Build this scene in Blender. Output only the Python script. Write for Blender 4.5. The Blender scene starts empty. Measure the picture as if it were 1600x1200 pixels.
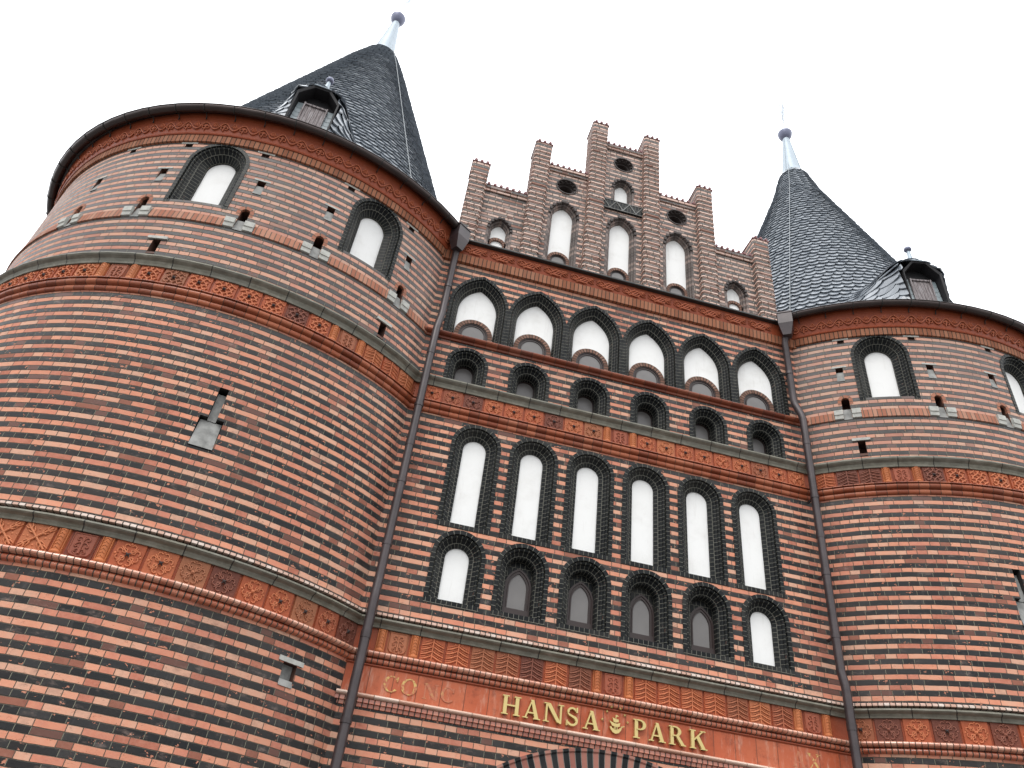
import bpy, bmesh, math, random
from mathutils import Vector, Matrix
from mathutils.geometry import tessellate_polygon
random.seed(7)
C = bpy.context.scene.collection
S = bpy.context.scene
R_ = math.radians
Z0 = 1.6                       # heights below are measured from the camera's eye; the ground is 1.6 m lower

# ------------------------------------------------------------------ camera
cam_d = bpy.data.cameras.new("camera"); cam = bpy.data.objects.new("camera", cam_d); C.objects.link(cam)
rt = Vector((0.96439144, -0.24007837, 0.11095728)); up = Vector((-0.23200624, -0.56652121, 0.79071286))
fw = Vector((0.12697341, 0.7882995, 0.60204789))
m = Matrix(((rt.x, up.x, -fw.x, -3.75887), (rt.y, up.y, -fw.y, -10.59855), (rt.z, up.z, -fw.z, Z0), (0, 0, 0, 1)))
cam.matrix_world = m
cam_d.sensor_width = 36.0; cam_d.lens = 36.0 * 1173.557 / 1600.0
cam_d.clip_start = 0.05; cam_d.clip_end = 3000
S.camera = cam
S.render.resolution_x = 1024; S.render.resolution_y = 768

# ------------------------------------------------------------------ sky, sun, exposure (bright overcast)
SUN_EL, SUN_AZ = R_(52), R_(215)      # azimuth measured from +y clockwise: behind and to the left of the camera
w = bpy.data.worlds.new("World"); S.world = w; w.use_nodes = True
nt = w.node_tree; nt.nodes.clear()
out = nt.nodes.new("ShaderNodeOutputWorld"); bg = nt.nodes.new("ShaderNodeBackground")
sky = nt.nodes.new("ShaderNodeTexSky"); sky.sky_type = 'NISHITA'; sky.sun_disc = False
sky.sun_elevation = SUN_EL; sky.sun_rotation = SUN_AZ; sky.dust_density = 4; sky.air_density = 1.2
mx = nt.nodes.new("ShaderNodeMix"); mx.data_type = 'RGBA'
mx.inputs[0].default_value = 0.93
mx.inputs[7].default_value = (15.6, 15.9, 16.3, 1)   # the cloud deck
nt.links.new(sky.outputs[0], mx.inputs[6])
tc = nt.nodes.new("ShaderNodeTexCoord"); sz = nt.nodes.new("ShaderNodeSeparateXYZ"); nt.links.new(tc.outputs['Generated'], sz.inputs[0])
mr = nt.nodes.new("ShaderNodeMapRange"); nt.links.new(sz.outputs[2], mr.inputs[0])
mr.inputs[1].default_value = 0.0; mr.inputs[2].default_value = 0.9; mr.inputs[3].default_value = 0.5; mr.inputs[4].default_value = 1.65   # an overcast sky is brightest overhead
gm = nt.nodes.new("ShaderNodeMix"); gm.data_type = 'RGBA'; gm.blend_type = 'MULTIPLY'; gm.inputs[0].default_value = 1.0
nt.links.new(mx.outputs[2], gm.inputs[6]); nt.links.new(mr.outputs[0], gm.inputs[7]); nt.links.new(gm.outputs[2], bg.inputs[0])
bg.inputs[1].default_value = 0.1
nt.links.new(bg.outputs[0], out.inputs[0])
sun_d = bpy.data.lights.new("sun", 'SUN'); sun_d.energy = 0.9; sun_d.angle = R_(25); sun_d.color = (1, 0.97, 0.92)
sun = bpy.data.objects.new("sun", sun_d); C.objects.link(sun)
sd = Vector((math.sin(SUN_AZ) * math.cos(SUN_EL), math.cos(SUN_AZ) * math.cos(SUN_EL), math.sin(SUN_EL)))
sun.rotation_euler = sd.to_track_quat('Z', 'Y').to_euler()
S.view_settings.view_transform = 'Standard'; S.view_settings.look = 'None'
S.view_settings.exposure = 0.16; S.view_settings.gamma = 1

# ------------------------------------------------------------------ node helpers
class N:
    """wraps a node socket so that shader maths reads like arithmetic"""
    def __init__(s, t, k): s.t = t; s.k = k
    def op(s, o, b=None, c=None):
        n = s.t.nodes.new("ShaderNodeMath"); n.operation = o
        for i, v in enumerate((s, b, c)):
            if v is None: continue
            if isinstance(v, N): s.t.links.new(v.k, n.inputs[i])
            else: n.inputs[i].default_value = v
        return N(s.t, n.outputs[0])
    def __add__(s, b): return s.op('ADD', b)
    def __sub__(s, b): return s.op('SUBTRACT', b)
    def __mul__(s, b): return s.op('MULTIPLY', b)
    def __truediv__(s, b): return s.op('DIVIDE', b)
    def rsub(s, a): return (s * -1.0) + a
    def floor(s): return s.op('FLOOR')
    def fract(s): return s.op('FRACT')
    def abs(s): return s.op('ABSOLUTE')
    def gt(s, b): return s.op('GREATER_THAN', b)
    def lt(s, b): return s.op('LESS_THAN', b)
    def mn(s, b): return s.op('MINIMUM', b)
    def mxx(s, b): return s.op('MAXIMUM', b)
    def step(s, a, b):
        n = s.t.nodes.new("ShaderNodeMapRange"); n.interpolation_type = 'SMOOTHSTEP'
        s.t.links.new(s.k, n.inputs[0]); n.inputs[1].default_value = a; n.inputs[2].default_value = b
        return N(s.t, n.outputs[0])

def vec(t, x, y=0.0, z=0.0):
    n = t.nodes.new("ShaderNodeCombineXYZ")
    for i, v in enumerate((x, y, z)):
        if isinstance(v, N): t.links.new(v.k, n.inputs[i])
        else: n.inputs[i].default_value = v
    return N(t, n.outputs[0])
def white(t, v):
    n = t.nodes.new("ShaderNodeTexWhiteNoise"); n.noise_dimensions = '3D'; t.links.new(v.k, n.inputs[0])
    return N(t, n.outputs[0])
def noise(t, v, scale, detail=3, rough=0.6):
    n = t.nodes.new("ShaderNodeTexNoise"); n.inputs['Scale'].default_value = scale
    n.inputs['Detail'].default_value = detail; n.inputs['Roughness'].default_value = rough
    if v is not None: t.links.new(v.k, n.inputs[0])
    return N(t, n.outputs[0])
def mix(t, f, a, b, mode='MIX'):
    n = t.nodes.new("ShaderNodeMix"); n.data_type = 'RGBA'; n.blend_type = mode
    for i, v in ((0, f), (6, a), (7, b)):
        if isinstance(v, N): t.links.new(v.k, n.inputs[i])
        elif i == 0: n.inputs[i].default_value = v
        else: n.inputs[i].default_value = (*v, 1)
    return N(t, n.outputs[2])
def ramp(t, f, stops, const=False):
    n = t.nodes.new("ShaderNodeValToRGB"); e = n.color_ramp.elements
    n.color_ramp.interpolation = 'CONSTANT' if const else 'LINEAR'
    while len(e) < len(stops): e.new(0.5)
    for i, (p, c) in enumerate(stops): e[i].position = p; e[i].color = (*c, 1)
    t.links.new(f.k, n.inputs[0]); return N(t, n.outputs[0])
def mat(name):
    m_ = bpy.data.materials.new(name); m_.use_nodes = True; t = m_.node_tree
    b = t.nodes["Principled BSDF"]; return m_, t, b
def link(t, n, sock): t.links.new(n.k, sock)
def coords(t, kind='Object'):
    n = t.nodes.new("ShaderNodeTexCoord"); return N(t, n.outputs[kind])
def uvs(t):
    n = t.nodes.new("ShaderNodeUVMap"); s = t.nodes.new("ShaderNodeSeparateXYZ"); t.links.new(n.outputs[0], s.inputs[0])
    return N(t, s.outputs[0]), N(t, s.outputs[1])
def objrand(t):
    n = t.nodes.new("ShaderNodeObjectInfo"); return N(t, n.outputs['Random'])
def bump(t, b, h, dist, strength=1.0):
    n = t.nodes.new("ShaderNodeBump"); n.inputs['Distance'].default_value = dist; n.inputs['Strength'].default_value = strength
    link(t, h, n.inputs['Height']); t.links.new(n.outputs[0], b.inputs['Normal'])

# ------------------------------------------------------------------ materials
H = 0.07761                    # one brick course with its joint
VR = 6.627 - H / 2             # a red course starts here
RED = [(0, (.30, .09, .058)), (.12, (.44, .15, .095)), (.28, (.58, .215, .145)), (.45, (.69, .275, .17)), (.65, (.73, .335, .215)), (.85, (.70, .40, .28)), (1, (.40, .23, .17))]
BLK = [(0, (.010, .012, .014)), (.5, (.016, .019, .021)), (.8, (.028, .031, .033)), (.93, (.05, .042, .04)), (1, (.20, .10, .07))]
def brick_mat(name, red=RED, blk=BLK, mort=(.27, .26, .20), joint=.0046, rough_b=.36, haze=.0, wob=.0022, blackrough=1.0):
    m_, t, b = mat(name)
    u, v = uvs(t); pos = coords(t)
    wv = noise(t, vec(t, u, v), 3.1, 2); 
    v2 = v + (wv - .5) * (wob * 8)
    row = ((v2 - VR) / H).floor(); fv = ((v2 - VR) / H).fract()
    isb = (row / 2.0).fract().gt(.25)
    off = white(t, vec(t, row, 3.3)) * .47
    q = (u + off) / .47; c = q.floor(); x = q.fract() * .47
    split = white(t, vec(t, c, row, 5.1)).gt(.66)
    j = x.mn((x - .157).abs()).mn(x.rsub(.47)).mn((x - .314).abs() + split.rsub(1.0))
    jv = fv.mn(fv.rsub(1.0)) * H
    idx = x.gt(.157) + split * x.gt(.314)
    mort_f = j.mn(jv).step(joint * .55, joint * 1.35)          # 0 in the joint, 1 on the brick
    r1 = white(t, vec(t, c, row, idx + .37)); r2 = white(t, vec(t, c, row, idx + 9.7))
    fine = noise(t, vec(t, u, v), 26, 4, .65); mid = noise(t, vec(t, u, v, r2 * 40.0), 9, 4, .6); big = noise(t, vec(t, u, v), .55, 3)
    rc = ramp(t, (r1 * .8 + mid * .45 - .12), red)
    rc = mix(t, fine.step(.35, .75) * .3, rc, (.62, .33, .24))
    bc = ramp(t, r2 * .86 + (fine - .5) * .2, blk)
    spall = (noise(t, vec(t, u, v * 1.3, r1 * 25.0), 15, 3, .62)).step(.63, .66) * r1.gt(.4)
    bc = mix(t, spall, bc, mix(t, fine, (.36, .12, .07), (.70, .34, .23)))
    odd = r1.lt(.035)                                   # replaced or overburnt bricks
    rc = mix(t, odd * .7, rc, (.24, .10, .07))
    bc = mix(t, r2.lt(.07) * .75, bc, (.19, .085, .065))
    col = mix(t, isb, rc, bc)
    smear = noise(t, vec(t, u * 1.3, v * 9.0), 2.0, 5, .72)
    col = mix(t, smear.step(.58, .78) * .24, col, (.16, .085, .065))
    col = mix(t, noise(t, vec(t, u * 1.1, v * 2.2, 31.0), 3.0, 4, .7).step(.55, .78) * .32, col, (.55, .40, .34))
    if haze:                                          # mortar smear and lens haze painted into the colour, stronger with height
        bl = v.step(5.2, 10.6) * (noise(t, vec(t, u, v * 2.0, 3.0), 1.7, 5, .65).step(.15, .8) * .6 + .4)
        col = mix(t, bl * haze, col, mix(t, isb, (.60, .43, .36), (.22, .21, .205)))
    grime = big.step(.3, .75)
    col = mix(t, grime.rsub(1.0) * .22, col, (.13, .10, .085))
    # short vertical run-off stains
    st = noise(t, vec(t, u * 7.0, v * .6), 1.0, 4, .7).step(.58, .8)
    col = mix(t, st * .13, col, (.45, .40, .36))
    vert = jv.gt(joint * 1.2)                           # upright joints show pale on the black courses
    mc = mix(t, vert, (.105, .095, .075), mix(t, isb, (.17, .13, .10), mort))
    mc = mix(t, fine * .5, mc, (.09, .08, .065))
    col = mix(t, mort_f, mc, col)
    link(t, col, b.inputs['Base Color'])
    rr = isb * mort_f * spall.rsub(1.0)
    link(t, (rr * (rough_b - .8) + .8) + (fine - .5) * .22, b.inputs['Roughness'])
    link(t, rr * .02 + .14, b.inputs['Specular IOR Level'])
    bump(t, b, mort_f * 1.0 + fine * .35 + r2 * .35 + spall * -.5, .008, 1.0)
    return m_
def voussoir_mat(name, cols, pitch=H, joint=.0045, mort=(.30, .29, .25), rough=.35, alt=None, zone=None, fleck=True, spec=.18):
    """bricks laid along a moulding: u runs along it"""
    m_, t, b = mat(name)
    u, v = uvs(t)
    uu = u
    if zone: uu = u + (v / zone).floor() * (pitch * .5)
    k = (uu / pitch).floor(); f = (uu / pitch).fract()
    zi = (v / zone).floor() if zone else (v * 0.0)
    j = f.mn(f.rsub(1.0)) * pitch
    if zone:
        fz = (v / zone).fract(); j = j.mn(fz.mn(fz.rsub(1.0)) * zone)
    mf = j.step(joint * .5, joint * 1.3)
    r1 = white(t, vec(t, k, zi, 1.7)); fine = noise(t, vec(t, u, v), 30, 3, .65); big = noise(t, vec(t, u, v), 1.2, 2)
    if alt:
        isb = (k / 2.0).fract().gt(.25)
        col = mix(t, isb, ramp(t, r1 * .7 + fine * .3, cols), ramp(t, r1, alt))
    else:
        col = ramp(t, r1 * .65 + fine * .35, cols)
    if fleck:
        sp = noise(t, vec(t, u, v, r1 * 30.0), 22, 3, .7).step(.66, .71) * r1.gt(.6)
        col = mix(t, sp * .8, col, (.34, .17, .12))
    col = mix(t, big.step(.45, .8) * .18, col, (.16, .15, .13))
    col = mix(t, mf, tuple(mort), col)
    link(t, col, b.inputs['Base Color']); link(t, (mf * (rough - .85) + .85) + (fine - .5) * .2, b.inputs['Roughness']); b.inputs['Specular IOR Level'].default_value = spec
    bump(t, b, mf + fine * .3 + r1 * .4, .005, .9)
    return m_
BLKV = [(0, (.007, .008, .009)), (.5, (.012, .0135, .0145)), (.85, (.02, .022, .022)), (1, (.04, .038, .036))]
M = {}
M['brick'] = brick_mat('striped_brick', haze=.68)
M['front_brick'] = brick_mat('striped_front_brick', haze=.12)
M['hazed_gable_brick'] = brick_mat('hazed_gable_brick', red=[(0, (.50, .31, .26)), (.4, (.68, .47, .39)), (.8, (.76, .57, .49)), (1, (.58, .43, .37))],
                             blk=[(0, (.09, .088, .09)), (.6, (.16, .145, .14)), (1, (.42, .32, .29))], mort=(.48, .44, .39), joint=.008, rough_b=.5)  # veiling glare painted in: the brick colours are lightened for it
M['black_moulding'] = voussoir_mat('glazed_black_brick', BLKV, mort=(.225, .22, .185), zone=.15, joint=.0036, spec=.11)
M['dark_moulding'] = voussoir_mat('gable_window_brick', [(0, (.06, .05, .048)), (.5, (.17, .135, .125)), (1, (.42, .31, .27))], pitch=.085, joint=.007, mort=(.2, .19, .17), rough=.6)
M['header_arch'] = voussoir_mat('brown_header_brick', [(0, (.11, .055, .04)), (.5, (.20, .105, .075)), (1, (.30, .175, .13))], pitch=.062, joint=.009, mort=(.06, .05, .042), rough=.7)
M['soldier'] = voussoir_mat('soldier_brick', [(0, (.20, .07, .035)), (.5, (.30, .115, .06)), (1, (.36, .165, .095))], pitch=.083, joint=.008, mort=(.05, .04, .03), rough=.7)
M['soldier_red'] = voussoir_mat('edge_laid_brick', [(0, (.28, .10, .06)), (.5, (.39, .165, .105)), (1, (.45, .25, .175))], pitch=.078, joint=.007, mort=(.13, .11, .085), rough=.75)
M['bullnose'] = voussoir_mat('bullnose_brick', [(0, (.36, .09, .045)), (.5, (.50, .145, .075)), (1, (.58, .22, .13))], pitch=.078, joint=.008, mort=(.06, .05, .035), rough=.2, spec=.8)
M['bullnose_lit'] = voussoir_mat('highlit_bullnose_brick', [(0, (.5, .17, .1)), (.5, (.64, .30, .2)), (1, (.70, .44, .33))], pitch=.078, joint=.006, mort=(.09, .065, .045), rough=.2, spec=.8, fleck=False)  # lighter copy of the bullnose: upper row's sky highlight painted into its colour
M['pale_bead'] = voussoir_mat('pale_rounded_moulding', [(0, (.42, .2, .13)), (.5, (.6, .37, .27)), (1, (.7, .56, .47))], pitch=.33, joint=.004, mort=(.2, .14, .1), rough=.25, spec=.6, fleck=False)
M['string'] = voussoir_mat('rounded_string_brick', [(0, (.12, .03, .017)), (.5, (.19, .05, .025)), (1, (.27, .085, .045))], pitch=.22, mort=(.07, .05, .04), rough=.35)
M['bullnose_dark'] = voussoir_mat('bullnose_brick_glazed_brown', [(0, (.14, .035, .018)), (.5, (.28, .075, .035)), (1, (.42, .14, .07))], pitch=.17, mort=(.07, .05, .04), rough=.3)
M['tile_edge'] = voussoir_mat('skylit_brick_edge', [(0, (.5, .28, .2)), (.5, (.62, .43, .35)), (1, (.72, .66, .6))], pitch=.078, joint=.007, mort=(.07, .06, .05), rough=.5, fleck=False)  # whitish tones paint in the sky's highlight along this course
M['gate_arch'] = voussoir_mat('striped_arch_brick', [(0, (.24, .09, .07)), (.6, (.34, .145, .11)), (1, (.40, .22, .17))], alt=BLKV, pitch=.079, mort=(.2, .19, .17), rough=.5)

def terra(name, base, dark, rnd=0.0, rough=.5):
    m_, t, b = mat(name); pos = coords(t)
    g = noise(t, pos, 9, 4); f = noise(t, pos, 60, 3)
    col = mix(t, g.step(.3, .8) * .45, base, tuple(k * .55 for k in base))
    if rnd:
        rr = objrand(t)
        col = mix(t, rr.step(.68, .86) * rnd, col, dark)
        col = mix(t, (rr * 7.31).fract().step(.55, 1.0) * .45, col, (.52, .21, .095))
    ao = t.nodes.new("ShaderNodeNewGeometry")
    col = mix(t, f.step(.5, .8) * .25, col, (.5, .22, .12))
    link(t, col, b.inputs['Base Color']); b.inputs['Roughness'].default_value = rough; b.inputs['Specular IOR Level'].default_value = .2
    bump(t, b, f, .003, .5)
    return m_
M['terracotta'] = terra('terracotta', (.38, .092, .038), (.10, .035, .026), .85)
M['terracotta_bright'] = terra('terracotta_orange', (.50, .16, .06), (.3, .085, .04), .3)
M['terracotta_shield'] = terra('terracotta_brown', (.22, .055, .03), (.11, .035, .025), .5)
M['terracotta_frieze'] = terra('terracotta_glazed', (.29, .063, .026), (.2, .06, .04), 0, .38)
# lighter copies for raised relief: its highlights are painted into the colour
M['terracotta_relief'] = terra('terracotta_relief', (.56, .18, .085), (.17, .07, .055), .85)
M['shield_relief'] = terra('shield_relief', (.36, .105, .06), (.2, .07, .05), .5)
M['frieze_relief'] = terra('frieze_relief', (.44, .125, .06), (.2, .06, .04), 0, .4)
m_, t, b = mat('inscription_tiles'); u, v = uvs(t); M['inscription'] = m_
f = ((u + .12) / .33).fract(); k = ((u + .12) / .33).floor(); r1 = white(t, vec(t, k, 2.2)); j = (f.mn(f.rsub(1.0)) * .33).step(.002, .006)
g = noise(t, vec(t, u, v), 5, 5, .7); st = noise(t, vec(t, u * 6.0, v * 1.2), 1.6, 4, .7)
col = ramp(t, r1 * .5 + g * .5, [(0, (.30, .06, .022)), (.5, (.44, .10, .042)), (1, (.52, .17, .085))])
col = mix(t, st.step(.5, .72) * .6, col, (.58, .33, .24)); col = mix(t, noise(t, vec(t, u * 2.5, v * 2.0, 9.0), 2.6, 5, .75).step(.5, .7) * .55, col, (.20, .05, .025))
col = mix(t, j, (.16, .06, .035), col); link(t, col, b.inputs['Base Color']); b.inputs['Roughness'].default_value = .42; b.inputs['Specular IOR Level'].default_value = .25
bump(t, b, j + g * .3, .003)

m_, t, b = mat('cast_stone_ledge'); M['ledge'] = m_; u, v = uvs(t)
f = (u / .57).fract(); k = (u / .57).floor(); j = (f.mn(f.rsub(1.0)) * .57).step(.004, .009); g = noise(t, vec(t, u, v), 7, 5, .7); g2 = noise(t, vec(t, u * 2.0, v * 8.0), 2.2, 3)
col = ramp(t, g * .6 + g2 * .4, [(.25, (.075, .070, .055)), (.5, (.165, .155, .12)), (.75, (.30, .285, .24))])
col = mix(t, white(t, vec(t, k, 4.0)) * .35, col, (.13, .135, .12))
col = mix(t, j, (.03, .03, .028), col); link(t, col, b.inputs['Base Color']); b.inputs['Roughness'].default_value = .55; b.inputs['Specular IOR Level'].default_value = .25
bump(t, b, j + g * .3, .006)

def plain(name, col, rough=.6, metal=0.0, var=.2, scale=6, bumpd=0.0, spec=.5):
    m_, t, b = mat(name); pos = coords(t); g = noise(t, pos, scale, 4)
    c = mix(t, g.step(.25, .8) * var, col, tuple(k * .45 for k in col)); link(t, c, b.inputs['Base Color'])
    b.inputs['Roughness'].default_value = rough; b.inputs['Metallic'].default_value = metal; b.inputs['Specular IOR Level'].default_value = spec
    if bumpd: bump(t, b, noise(t, pos, scale * 6, 3), bumpd, .6)
    return m_
M['plaster'] = None
m_, t, b = mat('white_plaster'); M['plaster'] = m_; pos = coords(t)
g = noise(t, pos, 2.2, 5, .65); g2 = noise(t, pos, 14, 4)
sp_ = t.nodes.new("ShaderNodeSeparateXYZ"); t.links.new(pos.k, sp_.inputs[0]); drip = noise(t, vec(t, N(t, sp_.outputs[0]) * 9.0, N(t, sp_.outputs[1]) * 9.0, N(t, sp_.outputs[2]) * .9), 1.4, 4, .65)
col = mix(t, g.step(.45, .8) * .4 + g2.step(.6, .85) * .12 + drip.step(.55, .8) * .35, (.86, .86, .845), (.60, .585, .55))
link(t, col, b.inputs['Base Color']); b.inputs['Roughness'].default_value = .8; bump(t, b, g2, .003, .5)
M['stone'] = plain('pale_stone', (.50, .50, .46), .75, var=.6, scale=12, bumpd=.003)
M['render'] = plain('grey_render', (.32, .32, .305), .8, var=1.0, scale=6, bumpd=.004)
M['recess'] = plain('recess_brick', (.10, .045, .03), .8, var=.6, scale=10)
M['sooty_brick'] = plain('sooty_arch_brick', (.075, .06, .056), .75, var=.9, scale=14)
M['void'] = plain('dark_opening', (.02, .018, .016), .9)
M['glass'] = plain('grey_window_glass', (.20, .19, .185), .3, var=.25, scale=3, spec=.3)
M['wood'] = plain('brown_window_frame', (.03, .016, .014), .5, var=.3, scale=20)
M['gutter'] = plain('bronzed_gutter_metal', (.06, .045, .042), .33, .6, var=.5, scale=3, bumpd=.001)
M['pipe'] = plain('brown_painted_pipe', (.06, .046, .048), .36, .2, var=.8, scale=3.5, bumpd=.001)
M['lead'] = plain('lead_sheet', (.36, .42, .47), .45, .3, var=.3, scale=4, bumpd=.002)
M['lead_dark'] = plain('dark_lead_sheet', (.045, .045, .043), .45, .4, var=.5, scale=7, bumpd=.002)
M['ball'] = plain('finial_metal', (.16, .17, .24), .4, .5, var=.3)
M['zinc'] = plain('pale_metal', (.55, .6, .66), .45, .5, var=.2)
M['wire'] = plain('conductor_wire', (.28, .30, .31), .5, .4, var=.2)
M['board'] = plain('dark_roof_board', (.010, .009, .011), .7, var=.4)
M['ridge_tile'] = plain('ridge_tile', (.27, .12, .12), .6, var=.5, scale=12)
M['ground'] = plain('paving', (.14, .135, .13), .85, var=.5, scale=1.4, bumpd=.01)
M['void_roof'] = plain('roof_lead', (.10, .105, .11), .5, .2)
m_, t, b = mat('gold_letter'); M['gold'] = m_; pos = coords(t); g = noise(t, pos, 12, 3)
link(t, mix(t, g * .4, (.62, .49, .20), (.48, .36, .13)), b.inputs['Base Color']); b.inputs['Metallic'].default_value = .35; b.inputs['Roughness'].default_value = .38
m_, t, b = mat('faded_gilding'); M['faded'] = m_; pos = coords(t); g = noise(t, pos, 22, 5, .75)
col = mix(t, g.step(.42, .58) * .95, (.44, .12, .055), (.60, .42, .13)); link(t, col, b.inputs['Base Color']); b.inputs['Roughness'].default_value = .5
m_, t, b = mat('very_faded_gilding'); M['faded2'] = m_; pos = coords(t); g = noise(t, pos, 22, 5, .75)
col = mix(t, g.step(.5, .68) * .6, (.44, .135, .065), (.56, .36, .12)); link(t, col, b.inputs['Base Color']); b.inputs['Roughness'].default_value = .5
m_, t, b = mat('shutter_wood'); M['shutter'] = m_; pos = coords(t, 'UV'); sx = t.nodes.new("ShaderNodeSeparateXYZ"); t.links.new(pos.k, sx.inputs[0]); u = N(t, sx.outputs[0]); v = N(t, sx.outputs[1])
f = (u / .075).fract(); g = noise(t, vec(t, u * 30.0, v * 2.0), 2.0, 4, .7)
col = ramp(t, g, [(.3, (.06, .045, .045)), (.5, (.2, .17, .17)), (.7, (.42, .40, .41))]); col = mix(t, f.mn(f.rsub(1.0)).step(.03, .09), (.015, .012, .012), col)
link(t, col, b.inputs['Base Color']); b.inputs['Roughness'].default_value = .8
def slate_mat(name, c0, c1, rough):
    m_, t, b = mat(name); u, v = uvs(t); pos = coords(t)
    r1 = white(t, vec(t, u.floor(), v.floor(), .5)); r2 = white(t, vec(t, u.floor(), v.floor(), 7.5)); g = noise(t, pos, 9, 4); f = noise(t, pos, 40, 3)
    col = mix(t, r1, c0, c1); col = mix(t, g.step(.45, .8) * .35, col, (.11, .125, .13))
    link(t, col, b.inputs['Base Color']); link(t, (r2 * .16 + rough) + (f - .5) * .12, b.inputs['Roughness'])
    b.inputs['Specular IOR Level'].default_value = 1.0
    bump(t, b, f + g, .004, .4)
    return m_
M['slate'] = slate_mat('roof_slate', (.15, .172, .20), (.205, .232, .262), .22)
M['slate_front'] = slate_mat('pale_slate', (.20, .25, .27), (.28, .33, .35), .5)

# ------------------------------------------------------------------ object helpers
WORLD = {}                       # object -> its world origin
def tag(o, label=None, cat=None, group=None, kind=None):
    if label: o['label'] = label
    if cat: o['category'] = cat
    if group: o['group'] = group
    if kind: o['kind'] = kind
    return o
def thing(name, loc, label, cat, group=None):
    o = bpy.data.objects.new(name, None); C.objects.link(o); o.location = loc; WORLD[o] = Vector(loc)
    o.empty_display_size = .3
    return tag(o, label, cat, group)
class MB:
    """collects faces given in eye-height coordinates"""
    def __init__(s): s.v = []; s.f = []; s.uv = []; s.sm = []; s.mi = []; s.cur = 0; s.second = None
    def face(s, pts, uv=None, smooth=False):
        i = len(s.v); s.v += [tuple(p) for p in pts]; s.f.append(tuple(range(i, i + len(pts))))
        s.uv += list(uv) if uv else [(p[0], p[2]) for p in pts]; s.sm.append(smooth); s.mi.append(s.cur)
    def grid(s, rows, uvr=None, smooth=True, closed=False):
        """rows: list of rows of points, shared vertices so that shading is smooth"""
        i0 = len(s.v); n = len(rows[0])
        for r in rows: s.v += [tuple(p) for p in r]
        for a in range(len(rows) - 1):
            for c in range(n if closed else n - 1):
                d = (c + 1) % n
                s.f.append((i0 + a * n + c, i0 + a * n + d, i0 + (a + 1) * n + d, i0 + (a + 1) * n + c)); s.sm.append(smooth); s.mi.append(s.cur)
                if uvr: s.uv += [uvr[a][c], uvr[a][c + 1 if closed else d], uvr[a + 1][c + 1 if closed else d], uvr[a + 1][c]]
                else: s.uv += [(rows[x][y][0], rows[x][y][2]) for x, y in ((a, c), (a, d), (a + 1, d), (a + 1, c))]
    def box(s, a, b, f=None):
        (x0, y0, z0), (x1, y1, z1) = a, b; f = f or (lambda x, y, z: (x, y, z))
        P = [f(x, y, z) for x in (x0, x1) for y in (y0, y1) for z in (z0, z1)]
        for q, uvq in (((0, 1, 3, 2), 1), ((4, 6, 7, 5), 1), ((0, 4, 5, 1), 0), ((2, 3, 7, 6), 0), ((0, 2, 6, 4), 2), ((1, 5, 7, 3), 2)):
            pts = [P[i] for i in q]
            crd = [((x0, x1)[i >> 2], (y0, y1)[(i >> 1) & 1], (z0, z1)[i & 1]) for i in q]
            s.face(pts, [((c[0], c[2]), (c[1], c[2]), (c[0], c[1]))[uvq] for c in crd])
    def tube(s, pts, r, n=6, cap=True, smooth=True):
        pts = [Vector(p) for p in pts]; rows = []; rr = r if isinstance(r, (list, tuple)) else [r] * len(pts)
        prev = None; rr = [q * getattr(s, 'rk', 1.0) for q in rr]
        for i, p in enumerate(pts):
            d = (pts[min(i + 1, len(pts) - 1)] - pts[max(i - 1, 0)])
            d = d.normalized() if d.length > 1e-9 else Vector((0, 0, 1))
            if prev is None: a = d.orthogonal().normalized()
            else: a = (prev - d * prev.dot(d)); a = a.normalized() if a.length > 1e-6 else d.orthogonal().normalized()
            prev = a; bq = d.cross(a)
            rows.append([p + (a * math.cos(2 * math.pi * k / n) + bq * math.sin(2 * math.pi * k / n)) * rr[i] for k in range(n)])
        s.grid(rows, None, smooth, closed=True)
        if cap:
            s.face(list(reversed(rows[0]))); s.face(rows[-1])
    def lathe(s, prof, cx, cy, n=24, uvw=True):
        rows = []; uvr = []; L = 0; last = None
        for r, z in prof:
            if last: L += math.hypot(r - last[0], z - last[1])
            last = (r, z)
            rows.append([(cx + r * math.sin(2 * math.pi * k / n), cy - r * math.cos(2 * math.pi * k / n), z) for k in range(n)])
            uvr.append([(2 * math.pi * k / n * max(r, .05), L) for k in range(n + 1)])
        s.grid(rows, uvr, True, closed=True)
    def build(s, name, material, parent=None, loc=None, local=False):
        me = bpy.data.meshes.new(name)
        o3 = Vector(loc) if loc is not None else Vector((0, 0, 0))
        if local: me.from_pydata(s.v, [], s.f)
        else: me.from_pydata([(x - o3.x, y - o3.y, z + Z0 - o3.z) for x, y, z in s.v], [], s.f)
        ul = me.uv_layers.new(name="UVMap"); ul.data.foreach_set("uv", [k for q in s.uv for k in q])
        me.polygons.foreach_set("use_smooth", s.sm)
        me.materials.append(M[material])
        if s.second: me.materials.append(M[s.second]); me.polygons.foreach_set('material_index', s.mi)
        me.update()
        return put(name, me, parent, o3)
def put(name, me, parent, wloc, rot=None):
    o = bpy.data.objects.new(name, me); C.objects.link(o); WORLD[o] = Vector(wloc)
    if parent is not None: o.parent = parent; o.location = Vector(wloc) - WORLD[parent]
    else: o.location = wloc
    if rot is not None: o.rotation_euler = (0, 0, rot)
    return o

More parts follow.
